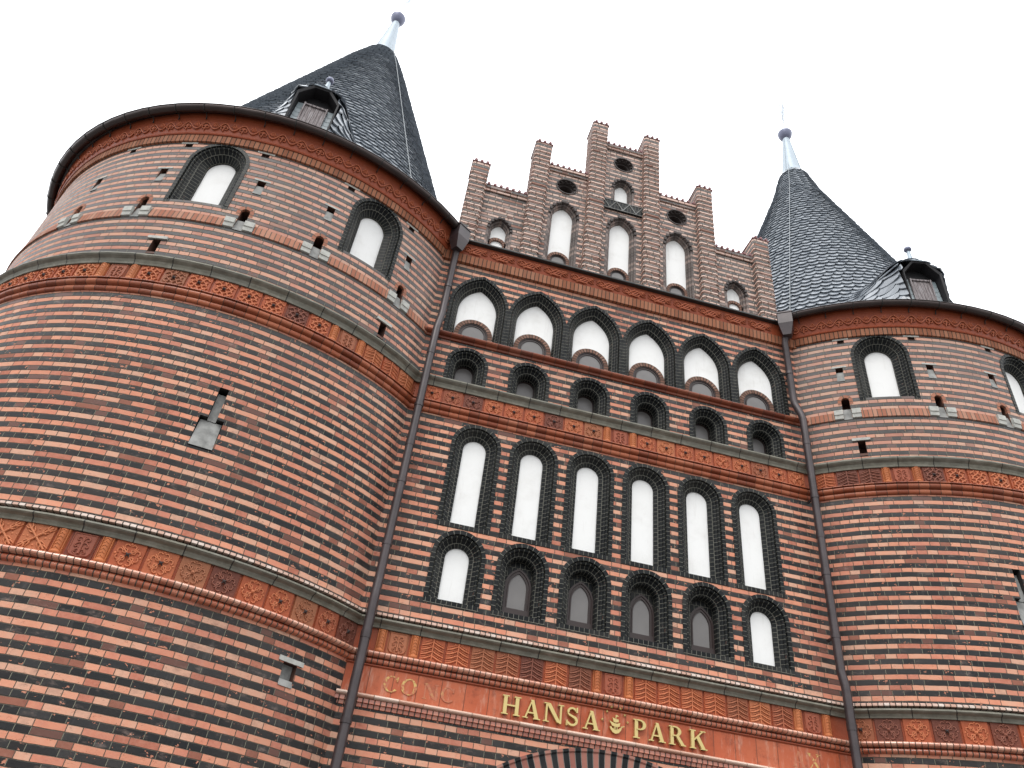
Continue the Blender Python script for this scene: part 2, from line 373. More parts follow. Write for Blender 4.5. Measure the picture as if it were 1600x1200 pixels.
# ------------------------------------------------------------------ where things stand: maps from (u along wall, z, depth into wall)
TX, TY, TR = 7.1056, 3.3209, 4.7253
def fmap(u, z, d): return (u, d, z)
def tmap(sg):
    def f(u, z, d):
        a = u / TR; r = TR - d
        return (sg * TX + r * math.sin(a), TY - r * math.cos(a), z)
    return f
def arc_pts(wd, zb, zs, kind, c, o, n=14):
    """outline of an arched opening inset by o: left jamb up, over, right jamb down"""
    h = wd / 2; pts = []
    for k in range(5): pts.append((-(h - o), zb + (zs - zb) * k / 5))
    if kind == 'round':
        r = h - o
        for k in range(2 * n + 1):
            a = math.pi - math.pi * k / (2 * n); pts.append((r * math.cos(a), zs + r * math.sin(a)))
    else:
        r = h + c - o; ap = math.acos(-c / r) if abs(c / r) < 1 else math.pi
        for k in range(n + 1):
            a = math.pi + (ap - math.pi) * k / n; pts.append((c + r * math.cos(a), zs + r * math.sin(a)))
        for k in range(n - 1, -1, -1):
            a = math.pi + (ap - math.pi) * k / n; pts.append((-(c + r * math.cos(a)), zs + r * math.sin(a)))
    for k in range(4, -1, -1): pts.append((h - o, zb + (zs - zb) * k / 5))
    return pts
def sweep_arch(mb, mp, u0, wd, zb, zs, kind, c, prof, n=14):
    lines = [arc_pts(wd, zb, zs, kind, c, o, n) for o, d in prof]
    ref = arc_pts(wd, zb, zs, kind, c, prof[-1][0] * .5, n)
    L = [0]
    for i in range(1, len(ref)): L.append(L[-1] + math.hypot(ref[i][0] - ref[i - 1][0], ref[i][1] - ref[i - 1][1]))
    V = [0]
    for j in range(1, len(prof)): V.append(V[-1] + math.hypot(prof[j][0] - prof[j - 1][0], prof[j][1] - prof[j - 1][1]))
    # every profile facet is its own strip, so edges stay crisp
    for j in range(len(prof) - 1):
        rows = [[mp(u0 + lines[q][i][0], lines[q][i][1], prof[q][1]) for i in range(len(ref))] for q in (j, j + 1)]
        mb.grid(rows, [[(L[i] + zb, V[q]) for i in range(len(ref))] for q in (j, j + 1)], True)
def fill_arch(mb, mp, u0, wd, zb, zs, kind, c, o, d, n=14):
    pts = arc_pts(wd, zb, zs, kind, c, o, n); k = len(pts) // 2
    for i in range(k):                               # strips from left to right
        a, b2 = pts[i], pts[-1 - i]; a2, b3 = pts[i + 1], pts[-2 - i]
        if i + 1 >= len(pts) - 2 - i + 1: break
        nS = 4
        for q in range(nS):
            f0, f1 = q / nS, (q + 1) / nS
            P = [(a[0] + (b2[0] - a[0]) * f0, a[1]), (a[0] + (b2[0] - a[0]) * f1, a[1]), (a2[0] + (b3[0] - a2[0]) * f1, a2[1]), (a2[0] + (b3[0] - a2[0]) * f0, a2[1])]
            mb.face([mp(u0 + x, z, d) for x, z in P], [(u0 + x, z) for x, z in P])
def sheet(mb, mp, u0, u1, z0, z1, holes=(), step=None, d=0.0):
    """a rectangle of wall with holes; cut into narrow strips where the wall is curved"""
    if not holes and not step:
        mb.face([mp(u0, z0, d), mp(u1, z0, d), mp(u1, z1, d), mp(u0, z1, d)], [(u0, z0), (u1, z0), (u1, z1), (u0, z1)]); return
    bm = bmesh.new()
    outer = [(u0, z0), (u1, z0), (u1, z1), (u0, z1)]
    polys = [outer] + [list(h) for h in holes]
    flat = [p for q in polys for p in q]
    vs = [bm.verts.new((p[0], p[1], 0)) for p in flat]
    for tri in tessellate_polygon([[Vector((p[0], p[1], 0)) for p in q] for q in polys]):
        try: bm.faces.new([vs[i] for i in tri])
        except ValueError: pass
    if step:
        k = math.ceil((u0 + 1e-4) / step)
        while k * step < u1 - 1e-4:
            bmesh.ops.bisect_plane(bm, geom=bm.verts[:] + bm.edges[:] + bm.faces[:], plane_co=(k * step, 0, 0), plane_no=(1, 0, 0)); k += 1
    for f in bm.faces:
        mb.face([mp(v.co.x, v.co.y, d) for v in f.verts], [(v.co.x, v.co.y) for v in f.verts], smooth=False)
    bm.free()
def band(mb, mp, u0, u1, prof, step=.4, smooth=False):
    """moulding: prof is a list of (projection out of the wall, z)"""
    n = max(1, int(math.ceil((u1 - u0) / step))); us = [u0 + (u1 - u0) * i / n for i in range(n + 1)]
    V = 0
    for j in range(len(prof) - 1):
        dv = math.hypot(prof[j + 1][0] - prof[j][0], prof[j + 1][1] - prof[j][1])
        mb.grid([[mp(u, prof[q][1], -prof[q][0]) for u in us] for q in (j, j + 1)], [[(u, V + (dv if q > j else 0)) for u in us] for q in (j, j + 1)], True); V += dv
def rnd_prof(o0, o1, z0, z1, n=6):
    """half-round bead from (o0,z0) bulging to o1"""
    return [(o0 + (o1 - o0) * math.sin(math.pi * k / n), z0 + (z1 - z0) * (1 - math.cos(math.pi * k / n)) / 2) for k in range(n + 1)]
def hole_rect(u, z0, z1, w_): return [(u - w_ / 2, z0), (u + w_ / 2, z0), (u + w_ / 2, z1), (u - w_ / 2, z1)]
def hole_arch(u, wd, zb, zs, kind, c=0.0, o=0.004): return [(u + x, z) for x, z in arc_pts(wd, zb, zs, kind, c, o)]
JAMB = [(-.004, .02), (-.004, -.012), (.06, -.012), (.062, .03), (.072, .018), (.086, .012), (.100, .018), (.110, .032), (.112, .06), (.135, .075), (.150, .095)]
def jamb(tot, dep):
    return JAMB + [(.165, .10), (.19, .115 if dep < .2 else .13), (tot, dep * .8), (tot + .004, dep + .02)]

# ------------------------------------------------------------------ terracotta reliefs (unit tiles: x along, z up, y out of the wall is -y)
def plate(mb, w_, h_, d=.03, bev=.008):
    x, z = w_ / 2, h_ / 2
    F = [(-x + bev, -d, -z + bev), (x - bev, -d, -z + bev), (x - bev, -d, z - bev), (-x + bev, -d, z - bev)]
    B = [(-x, 0, -z), (x, 0, -z), (x, 0, z), (-x, 0, z)]
    mb.face(F)
    for i in range(4): mb.face([B[i], B[(i + 1) % 4], F[(i + 1) % 4], F[i]])
def curve(fn, n=12): return [fn(k / n) for k in range(n + 1)]
def blob(mb, x, z, y, r, fl=.8, n=7):
    rows = []
    for a in range(4):
        ph = math.pi / 2 * a / 3.3
        rows.append([(x + r * math.cos(ph) * math.cos(2 * math.pi * k / n), y - r * fl * math.sin(ph), z + r * math.cos(ph) * math.sin(2 * math.pi * k / n)) for k in range(n)])
    mb.grid(rows, None, True, closed=True); mb.face(rows[-1])
def tile_mesh(kind, w_=.36, h_=.335):
    mb = MB(); plate(mb, w_ - .006, h_)
    Y = -.026
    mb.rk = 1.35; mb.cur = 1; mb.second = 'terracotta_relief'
    if kind == 'rosette':
        for q in range(4):
            a = math.pi / 4 + q * math.pi / 2; ca, sa = math.cos(a), math.sin(a)
            mb.tube([(0, Y - .012, 0), (ca * .13, Y - .008, sa * .13)], .0085, 5)
            for s_ in (-1, 1):       # a pair of loops beside each stem
                b2 = a + s_ * .42
                cx, cz = math.cos(b2) * .105, math.sin(b2) * .105
                mb.tube([(math.cos(a) * .03 , Y - .008, math.sin(a) * .03)] + [(cx + .03 * math.cos(b2 + math.pi + s_ * th), Y - .009, cz + .03 * math.sin(b2 + math.pi + s_ * th)) for th in (0, .9, 1.8, 2.7, 3.6, 4.5)], .0075, 5)
        for q in range(4):
            a = q * math.pi / 2
            blob(mb, math.cos(a) * .14, math.sin(a) * .14, Y, .018)
        blob(mb, 0, 0, Y, .03, 1.3)
    elif kind == 'leaf':
        mb.tube([(0, Y - .01, -h_ / 2 + .02), (0, Y - .014, h_ / 2 - .02)], .008, 5)
        for s_ in (-1, 1):
            for k in range(4):
                z0 = -h_ / 2 + .03 + k * .062
                mb.tube([(s_ * .005, Y - .01, z0 + .06), (s_ * .085, Y - .016, z0 + .02), (s_ * .165, Y - .008, z0 - .0)], [.006, .0115, .005], 5)
                mb.tube([(s_ * .02, Y - .006, z0 + .088), (s_ * .09, Y - .011, z0 + .052), (s_ * .16, Y - .004, z0 + .032)], [.003, .006, .003], 4)
                blob(mb, s_ * .12, z0 + .04, Y, .011); 
            blob(mb, s_ * .05, h_ / 2 - .03, Y, .013)
    elif kind == 'lattice':
        for s_ in (-1, 1):
            for k in range(-2, 3):
                o = k * .10
                pts = []
                for i in range(13):
                    tt = -0.24 + .48 * i / 12
                    x, z = tt + o / 2, s_ * (tt - o / 2)
                    wv = .010 * math.sin(tt * 60)
                    if abs(x) < w_ / 2 - .012 and abs(z) < h_ / 2 - .012: pts.append((x + wv, Y - .008 - .004 * (s_ > 0), z - s_ * wv))
                if len(pts) > 1: mb.tube(pts, .0105, 5)
    elif kind == 'tracery':
        for q in range(4):
            a = math.pi / 4 + q * math.pi / 2; ca, sa = math.cos(a), math.sin(a)
            mb.tube([(0, Y - .014, 0), (ca * .20, Y - .01, sa * .19)], .011, 5)
            for rr in (.07, .13):
                for s_ in (-1, 1):
                    b2 = a + s_ * .9
                    mb.tube([(ca * rr, Y - .012, sa * rr), (ca * rr + math.cos(b2) * .035, Y - .012, sa * rr + math.sin(b2) * .035), (ca * (rr + .045) + math.cos(b2) * .05, Y - .006, sa * (rr + .045) + math.sin(b2) * .05)], [.009, .009, .004], 5)
            a2 = q * math.pi / 2
            blob(mb, math.cos(a2) * .10, math.sin(a2) * .10, Y, .016)
            blob(mb, math.cos(a2) * .15, math.sin(a2) * .145, Y, .012)
    return mb
def shield_mesh(w_=.32, h_=.335):
    mb = MB(); mb.rk = 1.3; plate(mb, w_ - .004, h_, .018)
    mb.second = 'shield_relief'; mb.cur = 1
    Y = -.018; x, z = w_ / 2 - .025, h_ / 2 - .015
    ol = [(-x, z), (x, z), (x, -z * .55), (x * .8, -z * .85), (x * .35, -z * .93), (0, -z), (-x * .35, -z * .93), (-x * .8, -z * .85), (-x, -z * .55)]
    F = [(a * .95, Y - .014, b * .95) for a, b in ol]; mb.face(list(reversed(F)))
    for i in range(len(ol)):
        j = (i + 1) % len(ol); mb.face([(ol[i][0], Y, ol[i][1]), (ol[j][0], Y, ol[j][1]), F[j], F[i]])
    mb.tube([(a * .9, Y - .016, b * .9) for a, b in ol + ol[:1]], .006, 5)
    Y2 = Y - .016
    mb.tube([(0, Y2 - .004, z * .7), (0, Y2 - .008, -z * .7)], [.008, .014], 5)
    for s_ in (-1, 1):
        for cz, r, st in ((z * .42, .042, 0.), (-z * .05, .046, 2.6), (-z * .5, .036, 1.2)):
            mb.tube([(s_ * (.006 + r + (r - .006 * k * .9) * math.cos(math.pi - .75 * k + .0)), Y2 - .003, cz + (r - .005 * k) * math.sin(.75 * k + st * .2)) for k in range(8)], .0075, 5)
        mb.tube([(s_ * .02, Y2, -z * .2), (s_ * .07, Y2 - .004, -z * .55), (s_ * .03, Y2, -z * .8)], .007, 5)
    return mb
def colonnette_mesh(w_=.15, h_=.335):
    mb = MB(); plate(mb, w_ - .004, h_, .03)
    rows = []
    for zz, r in ((-h_ / 2 + .055, .045), (h_ / 2 - .02, .045)):
        rows.append([(r * math.cos(math.pi * k / 8), -.03 - .8 * r * math.sin(math.pi * k / 8), zz) for k in range(9)])
    mb.grid(rows, None, True)
    mb.face(rows[1])
    # moulded foot
    pr = [(.045, -.11), (.06, -.122), (.066, -.14), (.055, -.156)]
    mb.grid([[(r * math.cos(math.pi * k / 8), -.03 - .8 * r * math.sin(math.pi * k / 8), zz) for k in range(9)] for r, zz in pr], None, True)
    for k in range(6):
        z_ = -.085 + k * .043
        for s_ in (-1, 1):
            blob(mb, s_ * .02 * (1 if k % 2 else .6), z_, -.062, .010)
        mb.tube([(-.03, -.058, z_ - .012), (0, -.07, z_ + .012), (.03, -.058, z_ - .012)], .005, 4)
    for s_ in (-1, 1): mb.tube([(s_ * .056, -.034, -h_ / 2 + .03), (s_ * .056, -.034, h_ / 2 - .01)], .008, 5)
    return mb
def boss_mesh():
    mb = MB(); blob(mb, 0, 0, -.045, .024, 1.5, 6)
    for q in range(4):
        a = math.pi / 4 + q * math.pi / 2; mb.tube([(0, -.055, 0), (math.cos(a) * .035, -.05, math.sin(a) * .035)], [.012, .006], 5)
    return mb
TM = {}
def to_mesh(mb, name, material):
    o = mb.build(name, material, None, local=True); me = o.data; bpy.data.objects.remove(o); return me
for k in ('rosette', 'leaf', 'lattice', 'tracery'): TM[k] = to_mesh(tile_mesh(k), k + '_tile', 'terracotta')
TM['shield'] = to_mesh(shield_mesh(), 'shield_tile', 'terracotta_shield'); TM['colonnette'] = to_mesh(colonnette_mesh(), 'colonnette_tile', 'terracotta_bright')
M['boss'] = plain('iron_dark_boss', (.03, .022, .022), .5)
TM['boss'] = to_mesh(boss_mesh(), 'boss', 'boss')
TW = {'rosette': .375, 'leaf': .375, 'lattice': .375, 'tracery': .375, 'shield': .335, 'colonnette': .155}
PN = {'rosette': 'rosette_tile', 'leaf': 'leaf_tile', 'lattice': 'lattice_tile', 'tracery': 'tracery_tile', 'shield': 'shield_tile', 'colonnette': 'colonnette_tile', 'boss': 'boss'}
def place_tile(kind, sg, u, z, parent, sx=1.0, proud=.0):
    if sg == 0: loc = Vector((u, -proud, z + Z0)); rot = 0.0
    else:
        a = u / TR; r = TR + proud; loc = Vector((sg * TX + r * math.sin(a), TY - r * math.cos(a), z + Z0)); rot = a
    o = put(PN[kind], TM[kind], parent, loc, rot); o.scale = (sx, 1, 1)
    return o
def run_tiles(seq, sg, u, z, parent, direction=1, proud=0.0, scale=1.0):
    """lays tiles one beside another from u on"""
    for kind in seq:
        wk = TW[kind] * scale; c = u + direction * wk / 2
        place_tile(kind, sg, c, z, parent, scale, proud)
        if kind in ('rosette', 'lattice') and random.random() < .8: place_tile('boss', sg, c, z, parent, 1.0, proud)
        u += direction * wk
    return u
def vine(mb, mp, u0, u1, zc, hh, proj, lean):
    """terracotta vine scroll: a waving stem, grape clusters and curled leaves; lean = outward tilt"""
    per = .335; n = int((u1 - u0) / per)
    P = lambda u, z, e: mp(u, z, -(proj + lean * (z - zc) + e))
    mb.rk = 1.35; mb.cur = 1; mb.second = 'frieze_relief'
    pts = [P(u0 + i * per / 12, zc + hh * .30 * math.sin(2 * math.pi * i / 12), .012) for i in range(int((u1 - u0) / per * 12) + 1)]
    mb.tube(pts, .0095, 5)
    for k in range(n + 1):
        for half in (0, 1):
            uc = u0 + (k + .25 + .5 * half) * per
            if uc > u1 - .1: continue
            s_ = 1 if half == 0 else -1
            zc2 = zc - s_ * hh * .12
            if half:                     # grapes
                for a, b2 in ((0, 0), (.027, .012), (-.027, .012), (.014, -.025), (-.014, -.025), (.014, .037), (-.014, .037), (.042, -.01), (-.042, -.01)):
                    c = P(uc + a, zc2 + b2, 0.0); q = P(uc + a, zc2 + b2, .022)
                    mb.tube([c, q], [.017, .008], 5)
            else:                        # curled leaves
                for s2 in (-1, 1):
                    mb.tube([P(uc + s2 * (.034 + .03 * math.cos(2.6 - .8 * q)), zc2 + .03 * math.sin(2.6 - .8 * q), .012) for q in range(7)], .0078, 5)
                mb.tube([P(uc + .021 * math.cos(.9 * q), zc2 + .042 + .018 * math.sin(.9 * q), .012) for q in range(7)], .0075, 5)
                mb.tube([P(uc - s_ * .02, zc2 - .07, .012), P(uc, zc2, .016), P(uc, zc2 + .05, .012)], .0075, 5)
def scrolls(mb, mp, u0, u1, zc, hh, proj, lean):
    """terracotta frieze of interlaced S curls"""
    P = lambda u, z, e: mp(u, z, -(proj + lean * (z - zc) + e)); per = .56; n = int((u1 - u0) / per); mb.rk = 1.4; mb.cur = 1; mb.second = 'frieze_relief'
    for k in range(n):
        c = u0 + (k + .5) * per
        for q, (ph, am) in enumerate(((0, .34), (1.1, .30), (2.1, .32), (3.4, .26))):
            mb.tube([P(c + per * (.46 * (2 * i / 14 - 1)), zc + hh * am * math.sin(2 * math.pi * i / 14 * 1.3 + ph) * (1 - .3 * abs(2 * i / 14 - 1)), .010 + .006 * math.sin(i + q)) for i in range(15)], [.004 + .009 * math.sin(math.pi * i / 14) for i in range(15)], 5)
        for s_ in (-1, 1):
            mb.tube([P(c + s_ * .16 + (.045 - .004 * i) * math.cos(.9 * i), zc + s_ * hh * .12 + (.045 - .004 * i) * math.sin(.9 * i), .014) for i in range(9)], .009, 5)
        for i in range(5): blob_at = P(c - .2 + .1 * i, zc + hh * .3 * (-1) ** i, .004); mb.tube([P(c - .2 + .1 * i, zc + hh * .3 * (-1) ** i, 0), P(c - .2 + .1 * i, zc + hh * .3 * (-1) ** i, .02)], [.018, .008], 6)

# ------------------------------------------------------------------ ground
g = MB(); g.face([(-900, -900, -Z0), (900, -900, -Z0), (900, 900, -Z0), (-900, 900, -Z0)])
tag(g.build('ground', 'ground'), 'grey paved ground in front of the gatehouse', 'ground', kind='structure')

# ------------------------------------------------------------------ bands shared by facade and towers
def ledge_prof(z0, z1, o=.13):     # grey cast stone: sloped top, rounded nose, cove beneath
    h = z1 - z0
    return [(.0, z1), (o * .55, z1 - h * .12), (o, z1 - h * .30), (o + .008, z1 - h * .42), (o - .008, z1 - h * .52), (o * .62, z1 - h * .66), (o * .5, z1 - h * .85), (o * .46, z0), (0.0, z0)]
def common_bands(root, mp, sg, u0, u1):
    l = MB(); band(l, mp, u0, u1, ledge_prof(7.625, 7.865)); l.build('stone_ledge', 'ledge', root)
    l = MB(); band(l, mp, u0, u1, ledge_prof(3.385, 3.545, .125)); l.build('stone_ledge', 'ledge', root)
    l = MB(); band(l, mp, u0, u1, [(.0, 3.615), (.07, 3.595), (.115, 3.575), (.118, 3.545), (.0, 3.54)]); l.build('brick_edge_course', 'tile_edge', root)
    # mouldings under the friezes: two rows of rounded bricks
    l = MB(); band(l, mp, u0, u1, [(.0, 3.065)] + rnd_prof(.07, .125, 2.995, 3.062)[::-1] + [(.05, 2.99)]); l.build('rounded_brick_moulding', 'bullnose_lit', root)
    l = MB(); band(l, mp, u0, u1, [(.055, 2.983)] + rnd_prof(.03, .065, 2.915, 2.98)[::-1] + [(0, 2.905)]); l.build('rounded_brick_moulding', 'bullnose', root)
    l = MB(); band(l, mp, u0, u1, [(.0, 7.305), (.095, 7.30), (.10, 7.285)] + rnd_prof(.055, .09, 7.19, 7.28)[::-1] + [(.045, 7.185)] + rnd_prof(.02, .05, 7.09, 7.18)[::-1] + [(0, 7.085)]); l.build('rounded_brick_moulding', 'bullnose_dark', root)
    f1 = MB(); band(f1, mp, u0, u1, [(.014, 3.06), (.014, 3.39)]); f1 = f1.build('terracotta_band', 'terracotta_frieze', root)
    f2 = MB(); band(f2, mp, u0, u1, [(.014, 7.30), (.014, 7.63)]); f2 = f2.build('terracotta_band', 'terracotta_frieze', root)
    return f1, f2

# ================================================================== central gatehouse front
XE = 3.80
house = thing('gatehouse_facade', (0, 0, 0), 'flat striped brick gatehouse front with rows of black-framed arched windows between two towers', 'building')
RA = dict(w=1.15, zb=8.88, zs=9.70, kind='pointed', c=.27); RB = dict(w=.755, zb=7.86, zs=8.275, kind='round', c=0)
RC = dict(w=.842, zb=5.19, zs=6.635, kind='round', c=0); RD = dict(w=.825, zb=3.965, zs=4.68, kind='round', c=0)
GATE = dict(w=6.2, zb=-1.6, zs=-.75)
wall = MB()
sheet(wall, fmap, -XE, XE, -Z0, 2.45, [[(x, max(z, -Z0 + .002)) for x, z in arc_pts(6.2, -Z0 + .002, -.75, 'round', 0, .004, 24)]])
sheet(wall, fmap, -XE, XE, 2.45, 3.70)
def row_cells(d, sp, off, z0, z1):
    xs = [off + sp * (i - 2.5) for i in range(6)]
    sheet(wall, fmap, -XE, xs[0] - sp / 2, z0, z1); sheet(wall, fmap, xs[-1] + sp / 2, XE, z0, z1)
    for x in xs: sheet(wall, fmap, x - sp / 2, x + sp / 2, z0, z1, [hole_arch(x, d['w'], d['zb'], d['zs'], d['kind'], d['c'])])
    return xs
xd = row_cells(RD, 1.005, .02, 3.70, 5.14); xc = row_cells(RC, 1.0, 0, 5.14, 7.15)
sheet(wall, fmap, -XE, XE, 7.15, 7.80)
xb = row_cells(RB, 1.157, -.01, 7.80, 8.80); xa = row_cells(RA, 1.155, 0, 8.80, 10.75)
sheet(wall, fmap, -XE, XE, 10.75, 11.2)
wall.build('wall', 'front_brick', house)
def sill(mb, mp, u, w_, z, dep):
    mb.box((u - w_ / 2, -.01, z - .07), (u + w_ / 2, dep, z + .002), lambda a, d, zz: mp(a, zz, d))
def arched(root, mp, u, d, kind, tot, dep, name='arched_window'):
    """black moulded surround + what fills it"""
    s = MB(); sweep_arch(s, mp, u, d['w'], d['zb'], d['zs'], d['kind'], d['c'], jamb(tot, dep))
    sill(s, mp, u, d['w'], d['zb'], dep + .03)
    win = s.build(name, 'black_moulding', root)
    return win
def panel(win, mp, u, d, tot, dep, material='plaster', name='plaster_panel'):
    p = MB(); fill_arch(p, mp, u, d['w'], d['zb'], d['zs'], d['kind'], d['c'], tot - .012, dep); return p.build(name, material, win)
for x in xa:
    w0 = arched(house, fmap, x, RA, 'A', .20, .20)
    panel(w0, fmap, x, RA, .20, .20)
    h = MB(); sweep_arch(h, fmap, x, .73, 8.88, 9.135, 'round', 0, [(0, .205), (0, .165), (.085, .165), (.087, .215)]); h.build('brick_arch', 'header_arch', w0)
    f = MB(); sweep_arch(f, fmap, x, .56, 8.88, 9.135, 'round', 0, [(0, .20), (.0, .178), (.022, .178), (.026, .19), (.045, .19), (.049, .178), (.068, .18), (.07, .20)]); f.build('window_frame', 'wood', w0)
    gl = MB(); fill_arch(gl, fmap, x, .56, 8.88, 9.135, 'round', 0, .06, .193); gl.build('window_pane', 'glass', w0)
for x in xb:
    w0 = arched(house, fmap, x, RB, 'B', .21, .34)
    f = MB(); sweep_arch(f, fmap, x, .37, 7.86, 8.275, 'round', 0, [(0, .34), (0, .30), (.03, .30), (.03, .335)]); f.build('window_frame', 'wood', w0)
    panel(w0, fmap, x, RB, .205, .33, 'glass', 'window_pane')
for x in xc:
    w0 = arched(house, fmap, x, RC, 'C', .222, .172); panel(w0, fmap, x, RC, .222, .172)
for i, x in enumerate(xd):
    if i in (0, 5):
        w0 = arched(house, fmap, x, RD, 'D', .222, .172); panel(w0, fmap, x, RD, .222, .172)
    else:
        w0 = arched(house, fmap, x, RD, 'D', .20, .26); panel(w0, fmap, x, RD, .20, .265, 'black_moulding', 'recess_back')
        pw = dict(w=.43, zb=4.09, zs=4.46, kind='pointed', c=.13)
        f = MB(); pr = [(0, .262), (0, .225), (.03, .225), (.034, .238), (.052, .238), (.056, .228), (.074, .228), (.076, .25)]
        sweep_arch(f, fmap, x, pw['w'], pw['zb'], pw['zs'], 'pointed', pw['c'], pr)
        f.box((x - .215, .215, 4.055), (x + .215, .262, 4.13)); f.box((x - .225, .20, 4.035), (x + .225, .262, 4.056)); f.build('window_frame', 'wood', w0)
        gl = MB(); fill_arch(gl, fmap, x, pw['w'], 4.10, pw['zs'], 'pointed', pw['c'], .07, .247); gl.build('window_pane', 'glass', w0)
# friezes
f1, f2 = common_bands(house, fmap, 0, -XE, XE)
for s_ in (-1, 1):
    u = run_tiles(['shield'], 0, -.1675 if s_ > 0 else .1675, 3.225, f1, s_) if s_ > 0 else -.1675
    run_tiles(['colonnette'] + ['leaf'] * 7 + ['colonnette', 'shield', 'colonnette'], 0, u, 3.225, f1, s_, scale=.955)
    u = run_tiles(['shield'], 0, -.1675, 7.465, f2, s_) if s_ > 0 else -.1675
    run_tiles(['colonnette'] + ['rosette'] * 9, 0, u, 7.465, f2, s_, scale=.97)
# inscription frieze and the moulding under it
l = MB(); band(l, fmap, -XE, XE, [(.0, 2.905), (.03, 2.90), (.032, 2.885), (.012, 2.87)]); l.build('frieze_fillet', 'terracotta_frieze', house)
insc = MB(); band(insc, fmap, -XE, XE, [(.010, 2.872), (.010, 2.51)]); insc = insc.build('inscription_band', 'inscription', house)
l = MB(); band(l, fmap, -XE, XE, [(.0, 2.515)] + rnd_prof(.055, .10, 2.455, 2.512)[::-1] + [(.06, 2.452)]); l.build('rounded_brick_moulding', 'pale_bead', house)
l = MB(); band(l, fmap, -XE, XE, [(.05, 2.455), (.055, 2.40), (.02, 2.395), (.018, 2.35), (0, 2.345)]); l.build('brick_edge_course', 'bullnose', house)
l = MB(); band(l, fmap, -XE, XE, [(0, 8.885), (.03, 8.88)] + rnd_prof(.03, .10, 8.78, 8.878)[::-1] + [(.03, 8.775), (.028, 8.735), (0, 8.73)]); l.build('rounded_string_course', 'string', house)
# cornice: soldier course, terracotta scrolls, lead flashing
l = MB(); band(l, fmap, -XE, XE, [(0, 10.70), (.07, 10.705), (.085, 10.905), (.03, 10.91)]); l.build('soldier_course', 'soldier', house)
l = MB(); band(l, fmap, -XE, XE, [(.03, 10.907), (.055, 10.91), (.11, 11.19), (0, 11.2)]); scrolls(l, fmap, -3.45, 3.5, 11.05, .25, .083, .196); l.build('terracotta_cornice', 'terracotta_frieze', house)
l = MB(); band(l, fmap, -3.62, 3.62, [(.0, 11.19), (.19, 11.195), (.20, 11.205), (.20, 11.235), (-.75, 11.43)]); l.build('lead_flashing', 'lead_dark', house)
# gate: striped arch rings, passage and door leaf
ga = MB(); sweep_arch(ga, fmap, 0, 6.2, -Z0, -.75, 'round', 0, [(-.004, .02), (-.004, -.03), (.03, -.03), (.05, -.012), (.27, -.012), (.27, .14), (.29, .12), (.52, .12), (.52, .5)], 40); ga.build('gate_arch', 'gate_arch', house)
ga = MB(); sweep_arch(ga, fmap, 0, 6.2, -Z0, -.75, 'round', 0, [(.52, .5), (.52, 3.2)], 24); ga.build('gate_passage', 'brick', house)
ga = MB(); fill_arch(ga, fmap, 0, 6.2, -Z0, -.75, 'round', 0, .5, 3.1, 24); ga.build('gate_door', 'shutter', house)
# body of the building behind the front
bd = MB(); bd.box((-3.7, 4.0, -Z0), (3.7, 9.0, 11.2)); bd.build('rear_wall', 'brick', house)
bd = MB(); bd.face([(-3.3, .64, 11.45), (3.3, .64, 11.45), (3.3, 9.0, 11.3), (-3.3, 9.0, 11.3)]); bd.build('roof', 'void_roof', house)

# ---- faded painted words left and right of the raised letters
def strokes(mb, segs, x0, z0, h, y0, y1):
    """segs: polygons in letter units (height 1)"""
    for i, pg in enumerate(segs):
        yy = y0 - .0006 * i
        F = [(x0 + a * h, yy, z0 + b2 * h) for a, b2 in pg]; B = [(x0 + a * h, y1, z0 + b2 * h) for a, b2 in pg]
        mb.face(F)
        for k in range(len(pg)):
            j = (k + 1) % len(pg); mb.face([B[k], B[j], F[j], F[k]])
def ring(cx, cz, rx, rz, tx, tz, a0, a1, n=16):
    """stroke quads along an elliptical arc, thick where tx, thin where tz"""
    out = []
    for k in range(n):
        q = []
        for aa, inn in ((a0 + (a1 - a0) * k / n, 0), (a0 + (a1 - a0) * (k + 1) / n, 0), (a0 + (a1 - a0) * (k + 1) / n, 1), (a0 + (a1 - a0) * k / n, 1)):
            q.append((cx + (rx - inn * tx) * math.cos(aa), cz + (rz - inn * tz) * math.sin(aa)))
        out.append(q)
    return out
def rc(x0, x1, z0, z1): return [(x0, z0), (x1, z0), (x1, z1), (x0, z1)]
PI = math.pi; TK, TN, SF = .19, .075, .055
def serif(x0, x1, z): return rc(x0, x1, z, z + SF) if z < .5 else rc(x0, x1, z - SF, z)
G = {}
G['H'] = [rc(.08, .08 + TK, 0, 1), rc(.72, .72 + TK, 0, 1), rc(.26, .73, .46, .54), serif(0, .36, 0), serif(0, .36, 1), serif(.64, 1.0, 0), serif(.64, 1.0, 1)]
G['A'] = [[(.10, 0), (.19, 0), (.50, .92), (.46, 1)], [(.40, 1), (.58, 1), (.93, 0), (.70, 0)], rc(.24, .72, .27, .345), serif(0, .30, 0), serif(.62, 1.02, 0)]
G['N'] = [rc(.10, .19, 0, 1), rc(.84, .93, 0, 1), [(.10, 1), (.33, 1), (.93, 0), (.70, .06)], serif(0, .30, 0), serif(.73, 1.03, 1), serif(0, .30, 1)]
G['P'] = [rc(.09, .09 + TK, 0, 1), serif(0, .40, 0), serif(0, .3, 1)] + ring(.36, .72, .40, .28, .19, .07, -PI / 2, PI / 2) + [rc(.2, .38, .93, 1), rc(.2, .38, .44, .51)]
G['R'] = [rc(.09, .09 + TK, 0, 1), serif(0, .38, 0), serif(0, .3, 1)] + ring(.36, .73, .38, .27, .19, .07, -PI / 2, PI / 2) + [rc(.2, .38, .93, 1), rc(.2, .38, .46, .53), [(.38, .5), (.58, .5), (.93, .03), (.72, .0)], serif(.7, 1.0, 0)]
